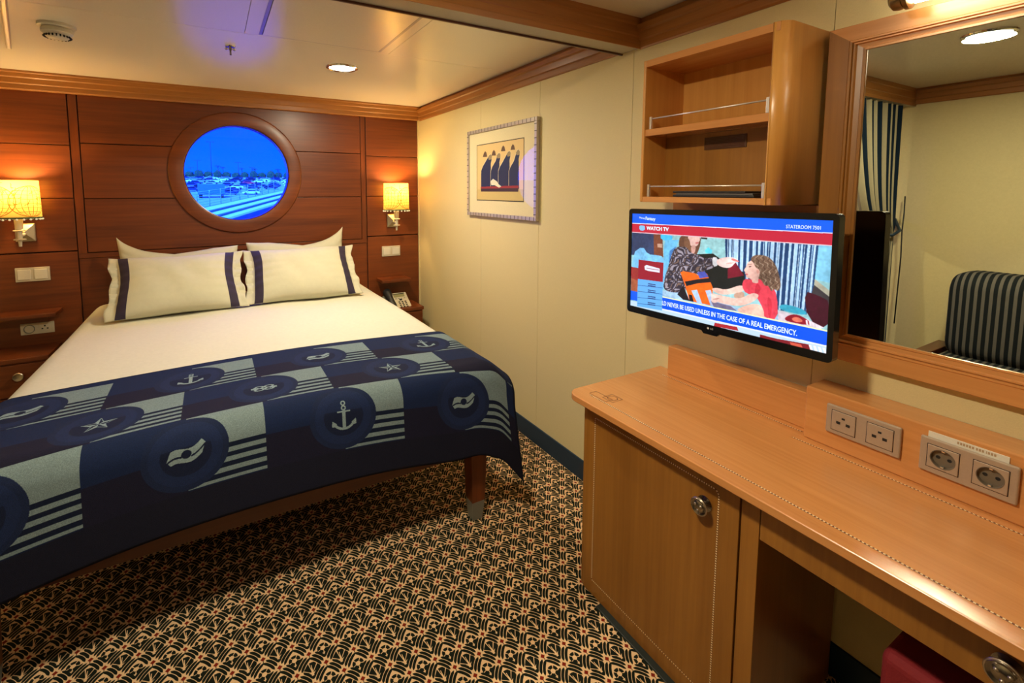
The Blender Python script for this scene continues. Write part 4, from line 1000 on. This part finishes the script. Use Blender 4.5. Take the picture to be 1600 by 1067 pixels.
# ================================================================== SEEN IN THE MIRROR
def stripe_mat(name, cols, freq, axis=1, rough=.9):
    m = bpy.data.materials.new(name); m.use_nodes = True; n = m.node_tree; L = n.links.new; b = n.nodes['Principled BSDF']
    t = n.nodes.new('ShaderNodeTexCoord'); s = n.nodes.new('ShaderNodeSeparateXYZ')
    L(t.outputs['Object'] if axis != 'u' else t.outputs['UV'], s.inputs[0])
    mu = n.nodes.new('ShaderNodeMath'); mu.operation = 'MULTIPLY'; mu.inputs[1].default_value = freq; L(s.outputs[axis if axis != 'u' else 0], mu.inputs[0])
    fr = n.nodes.new('ShaderNodeMath'); fr.operation = 'FRACT'; L(mu.outputs[0], fr.inputs[0])
    r = n.nodes.new('ShaderNodeValToRGB'); r.color_ramp.interpolation = 'CONSTANT'; L(fr.outputs[0], r.inputs[0])
    e = r.color_ramp.elements
    for i, (p, c) in enumerate(cols):
        if i < 2: e[i].position = p; e[i].color = (*c, 1)
        else: q = e.new(p); q.color = (*c, 1)
    L(r.outputs[0], b.inputs['Base Color']); b.inputs['Roughness'].default_value = rough; b.inputs['Specular IOR Level'].default_value = .1
    no = n.nodes.new('ShaderNodeTexNoise'); no.inputs['Scale'].default_value = 500; bp = n.nodes.new('ShaderNodeBump'); bp.inputs['Strength'].default_value = .4
    L(t.outputs['Object'], no.inputs['Vector']); L(no.outputs[0], bp.inputs['Height']); L(bp.outputs[0], b.inputs['Normal'])
    return m
M_sofa = stripe_mat('striped_chenille', [(0, (.012, .015, .016)), (.55, (.13, .12, .10))], 33)
sf = thing('sofa', 'black and grey striped sofa against the far wall, seen in the mirror', 'sofa', (-.8, .2, 0))
def rib_cushion(nm, lo, hi, par, n=64, rad=.09):
    """cushion with soft ribs along y"""
    prof = rrect(hi[0]-lo[0], hi[2]-lo[2], rad, 6, (lo[0]+hi[0])/2, (lo[2]+hi[2])/2); V, F = [], []
    m = len(prof); cx, cz = (lo[0]+hi[0])/2, (lo[2]+hi[2])/2
    for i in range(n+1):
        t = i/n; y = lo[1]+(hi[1]-lo[1])*t; e = min(t, 1-t)*(hi[1]-lo[1]); k = 1 if e > rad else math.sqrt(max(.02, 1-((rad-e)/rad)**2))
        k2 = .82+.18*k; rb = .004*abs(math.sin(y*33*PI))
        for p in prof: V.append((cx+(p[0]-cx)*k2*(1+rb), y, cz+(p[1]-cz)*k2*(1+rb)))
    for i in range(n):
        for j in range(m): F.append((i*m+j, i*m+(j+1) % m, (i+1)*m+(j+1) % m, (i+1)*m+j))
    F += [tuple(range(m)), tuple(range(n*m, n*m+m))]
    bm = bmesh.new(); me = mesh(nm, V, F); bm.from_mesh(me); bpy.data.meshes.remove(me); return link(nm, bm_mesh(bm, nm, True), M_sofa, par)
rib_cushion('backrest', (-1.10, -.95, .40), (-.80, 1.02, .925), sf, 220, .10)
rib_cushion('seat_cushion', (-1.10, -.95, .22), (-.45, 1.04, .43), sf, 220, .05)
box('sofa_base', (-1.12, -1.0, .06), (-.47, 1.12, .24), M_cherryd, sf, .005)
box('end_board', (-1.12, 1.06, .06), (-.46, 1.13, .43), M_cherryd, sf, .004)
for x, y in ((-1.08, -.9), (-.52, -.9), (-1.08, 1.0), (-.52, 1.0)): box('foot', (x-.02, y-.02, 0), (x+.02, y+.02, .06), M_cherryd, sf, .002)
# curtain tied back at the left end of the beam
nv_, tn_ = (.010, .020, .036), (.42, .37, .24)
M_curt = stripe_mat('striped_curtain', [(0, nv_), (.15, tn_), (.205, nv_), (.25, tn_), (.315, nv_), (.345, tn_), (.53, nv_), (.57, tn_), (.655, nv_), (.69, tn_), (.86, nv_), (.90, tn_)], 1.0, 'u')
ct = thing('curtain', 'tan and navy striped curtain tied back, seen in the mirror', 'curtain', (-.85, 1.40, 1.0))
V, F, Uv = [], [], []; nu, nv = 160, 50
for j in range(nv+1):
    z = 1.955-(1.955-.05)*j/nv
    if z > 1.12: k = (z-1.12)/.835; wx = .10+.56*k**.30
    else: k = (1.12-z)/1.07; wx = .055+.12*k**.6
    for i in range(nu+1):
        u = i/nu; ph_ = u*2*PI*9
        x = XL+.085+u*wx; y = 1.40+.032*math.sin(ph_)*(.5+.5*min(1, wx/.3))
        V.append((x, y, z)); Uv.append((u, z))
for j in range(nv):
    for i in range(nu): a = j*(nu+1)+i; F.append((a, a+1, a+nu+2, a+nu+1))
me = mesh('curtain_cloth', V, F, True); uvl = me.uv_layers.new(name='UVMap')
for lp in me.loops: uvl.data[lp.index].uv = Uv[lp.vertex_index]
link('curtain_cloth', me, M_curt, ct)
tube('tie_cord', [(-1.085, 1.345, 1.36), (-1.06, 1.335, 1.24), (-1.035, 1.33, 1.13), (-1.05, 1.33, .95), (-1.03, 1.33, .5)], .004, M_blackm, ct, 6)
tube('tieback', [(XL+.005, 1.41, 1.20), (XL+.09, 1.35, 1.13), (XL+.17, 1.36, 1.10), (XL+.17, 1.43, 1.11), (XL+.09, 1.45, 1.14), (XL+.005, 1.41, 1.20)], .010, M_navy, ct, 8)

# ================================================================== OUTSIDE THE PORTHOLE
def lot_z(y): return .063*y-9.3
M_asph = mat('pale_asphalt', (.30, .36, .42), .9, bscale=.3); M_quay = mat('quay_concrete', (.6, .65, .68), .9, bscale=.5); M_leaf = mat('dark_foliage', (.004, .05, .03), .9, bscale=3)
M_pole = mat('lamp_pole_grey', (.01, .02, .05), .6); M_fence = mat('pale_fence_wire', (.5, .6, .6), .5); M_water = mat('harbour_water', (.0, .006, .02), .15)
Aq = Vector((2.0, 92, 0)); uq = Vector((.369, .929, 0)); nq = Vector((-.929, .369, 0))
def Q(s_, o_, dz=0):
    p = Aq+uq*s_+nq*o_; return (p.x, p.y, lot_z(p.y)+dz)
struct(link('lot_ground', mesh('lot_ground', [Q(-40, 9), Q(214, 9), (-250, 285, lot_z(285)), (-250, 20, lot_z(20))], [(0, 1, 2, 3)]), M_asph))
struct(box('harbour_basin', (-400, 5, -14), (500, 300, -13.6), M_water, bev=0))
qy = thing('quay_wall', 'pale quay edge in low steps seen through the porthole', 'quay', (0, 83, -14))
stp = [(0, -9), (0, -.3), (.2, 0), (2.2, .05), (2.3, .45), (4.6, .5), (4.7, .9), (7, .9), (7.1, .1), (9.2, .02)]
V = [Q(s_, o_, dz) for s_ in (-40, 160) for o_, dz in stp]
link('quay_slab', mesh('quay_slab', V, [(i, i+1, i+1+len(stp), i+len(stp)) for i in range(len(stp)-1)]), M_quay, qy)
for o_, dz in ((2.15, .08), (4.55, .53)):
    link('quay_dark_line', mesh('quay_dark_line', [Q(-40, o_-.35, dz), Q(160, o_-.35, dz), Q(160, o_, dz+.25), Q(-40, o_, dz+.25)], [(0, 1, 2, 3)]), M_leaf, qy)  # dark strips laid along the quay steps
fc = thing('chain_fence', 'long wire fence behind the quay seen through the porthole', 'fence', (0, 95, -3))
for k in range(16): tube('fence_post', [Q(-20+k*6, 11.5, 0), Q(-20+k*6, 11.5, 3.4)], .09, M_fence, fc, 6)
for z in (.5, 1.1, 1.7, 2.3, 2.9, 3.3): tube('fence_wire', [Q(-24, 11.5, z), Q(76, 11.5, z)], .035, M_fence, fc, 4)
# parked cars
car_cols = [mat('car_paint_white', (.7, .75, .8), .3), mat('car_paint_navy', (.01, .03, .12), .3), mat('car_paint_grey', (.2, .25, .3), .3), mat('car_paint_black', (.005, .01, .02), .3)]
M_cwin = mat('car_window_dark', (.004, .008, .02), .1); M_tyre = mat('tyre_rubber', (.004, .005, .008), .8)
def car(m):
    t = thing('parked_car', 'one of the parked cars in the lot beyond the porthole', 'car', (0, 0, 0), 'cars parked in the lot')
    prof = [(-2.2, .35), (2.2, .35), (2.25, .8), (1.2, .95), (.6, 1.45), (-1.1, 1.48), (-1.9, 1.0), (-2.25, .9)]
    prism('car_body', prof, 1, -.85, .85, m, t)
    prism('window_band', [(1.05, .98), (.55, 1.38), (-1.05, 1.40), (-1.75, 1.02)], 1, -.87, .87, M_cwin, t)
    for x in (-1.4, 1.4):
        for y in (-.8, .8): lathe('wheel', [(0, -.1), (.34, -.1), (.34, .1), (0, .1)], M_tyre, t, rot_to((0, 1, 0), (x, y, .34)), 12)
    return t
protos = [car(m) for m in car_cols]
used = [False]*4
def copy_tree(o):
    c = o.copy(); col.objects.link(c)
    for ch in o.children:
        d = ch.copy(); col.objects.link(d); d.parent = c
    return c
rc = random.Random(4)
ORD = ['first', 'second', 'third', 'fourth', 'fifth', 'sixth', 'seventh', 'eighth', 'ninth', 'tenth', 'eleventh', 'twelfth', 'thirteenth', 'fourteenth']
ROWN = ['nearest', 'second', 'third', 'fourth', 'fifth', 'sixth', 'seventh', 'farthest']; CN = ['white', 'navy', 'grey', 'black']
for row, yy in enumerate((150, 163, 176, 190, 204, 219, 235, 250)):
    n_in = 0
    for k in range(9):
        x = (k-2.2)*5.4 + (row % 3)*1.3
        if x > 1+.397*(yy-87)-15.5 or rc.random() < .08 or (row == 4 and abs(x-12.5) < 5.2): continue
        i = rc.choice((0, 0, 1, 2, 3, 1)); o = protos[i]
        if used[i]: o = copy_tree(o)
        used[i] = True; o.location = (x, yy+rc.uniform(-.6, .6), lot_z(yy)); o.rotation_euler = (0, 0, rc.choice((0, PI))+rc.uniform(-.06, .06))
        o['label'] = '%s car, %s from the left in the %s row of the lot beyond the porthole' % (CN[i], ORD[n_in], ROWN[row]); n_in += 1
rcx = car(mat('car_paint_red', (.75, .04, .05), .3)); rcx.location = (12.5, 204, lot_z(204)); rcx['label'] = 'bright red car among the dark ones in the lot beyond the porthole'; del rcx['group']
bx = thing('blue_container', 'plain blue box trailer left of centre in the lot beyond the porthole', 'container', (0, 0, 0))
M_cont = mat('container_blue', (.01, .10, .6), .5)
box('container_box', (-3.2, 138, .3), (2.9, 140.5, 3.0), M_cont, bx, .06)
for x in (-2.6, 2.2): box('container_base', (x-.4, 138.2, -.6), (x+.4, 140, .3), M_tyre, bx, .05)
# lamp poles
def pole(x, y, h, label):
    t = thing('lamp_pole', label, 'lamp pole', (x, y, lot_z(y)), 'lot lamp poles beyond the porthole')
    tube('pole', [(x, y, lot_z(y)), (x, y, lot_z(y)+h)], .13, M_pole, t, 6); tube('lamp_arm', [(x-1, y, lot_z(y)+h), (x+1, y, lot_z(y)+h)], .08, M_pole, t, 5)
    for s in (-1, 1): box('lamp_head', (x+s*1-.3, y-.2, lot_z(y)+h-.12), (x+s*1+.3, y+.2, lot_z(y)+h+.1), M_pole, t, 0)
for x, y, h, l in ((.1, 200, 15.8, 'tallest lamp pole left of centre beyond the porthole'), (-5.2, 240, 8.5, 'thin lamp pole at the left edge beyond the porthole'), (10.8, 240, 8.2, 'lamp pole in the middle distance right of the palms'), (16.6, 243, 6.0, 'short lamp pole right of centre beyond the porthole'), (-8.3, 255, 5.2, 'lowest lamp pole at the far left beyond the porthole'), (28, 240, 5.2, 'lamp pole near the right rim of the porthole view')):
    pole(x, y, h, l)
def palm(x, y, h, label):
    t = thing('palm_tree', label, 'palm', (x, y, lot_z(y)), 'palms beyond the lot'); z = lot_z(y)
    tube('trunk', [(x, y, z), (x+.2, y, z+h*.6), (x, y, z+h)], .16, M_pole, t, 6)
    for k in range(12):
        a = 2*PI*k/12+x; L = 1.5
        P = [(x+math.cos(a)*L*s, y+math.sin(a)*L*s, z+h+1.0*math.sin(s*2.2)-.9*s*s) for s in (0, .35, .7, 1)]
        V = [(p[0]-.18*w*math.sin(a), p[1]+.18*w*math.cos(a), p[2]) for p, w in zip(P, (1, 1.6, 1.3, .2))]+[(p[0]+.18*w*math.sin(a), p[1]-.18*w*math.cos(a), p[2]-.1) for p, w in zip(P, (1, 1.6, 1.3, .2))]
        link('frond', mesh('frond', V, [(0, 1, 5, 4), (1, 2, 6, 5), (2, 3, 7, 6)]), M_leaf, t)
palm(2.9, 262, 5.6, 'tall palm beside the tallest lamp pole beyond the porthole'); palm(5.0, 266, 4.9, 'second palm just right of the tall palm'); palm(13.3, 262, 4.6, 'palm standing right of centre on the horizon'); palm(19.5, 266, 4.4, 'palm near the right end of the tree line'); palm(30, 262, 4.6, 'palm nearest the right rim of the view')
def tree(x, y, w, h, seed):
    t = thing('distant_tree', 'round dark tree, %s from the left along the far edge of the lot' % ORD[seed], 'tree', (x, y, lot_z(y)), 'trees along the far edge of the lot'); rt = random.Random(seed)
    bm = bmesh.new(); bmesh.ops.create_icosphere(bm, subdivisions=3, radius=1)
    for v in bm.verts: v.co = Vector((v.co.x*w, v.co.y*w*.8, max(-.4, v.co.z)*h))*(1+rt.uniform(-.16, .16)) + Vector((x, y, lot_z(y)+h*.45))
    link('crown', bm_mesh(bm, 'crown'), M_leaf, t); tube('trunk', [(x, y, lot_z(y)), (x, y, lot_z(y)+1)], .3, M_pole, t, 6)
for k in range(13): tree(-14+k*4.2, 276+(k % 2)*3, 2.05, 2.3+rc.uniform(-.5, .5), k)
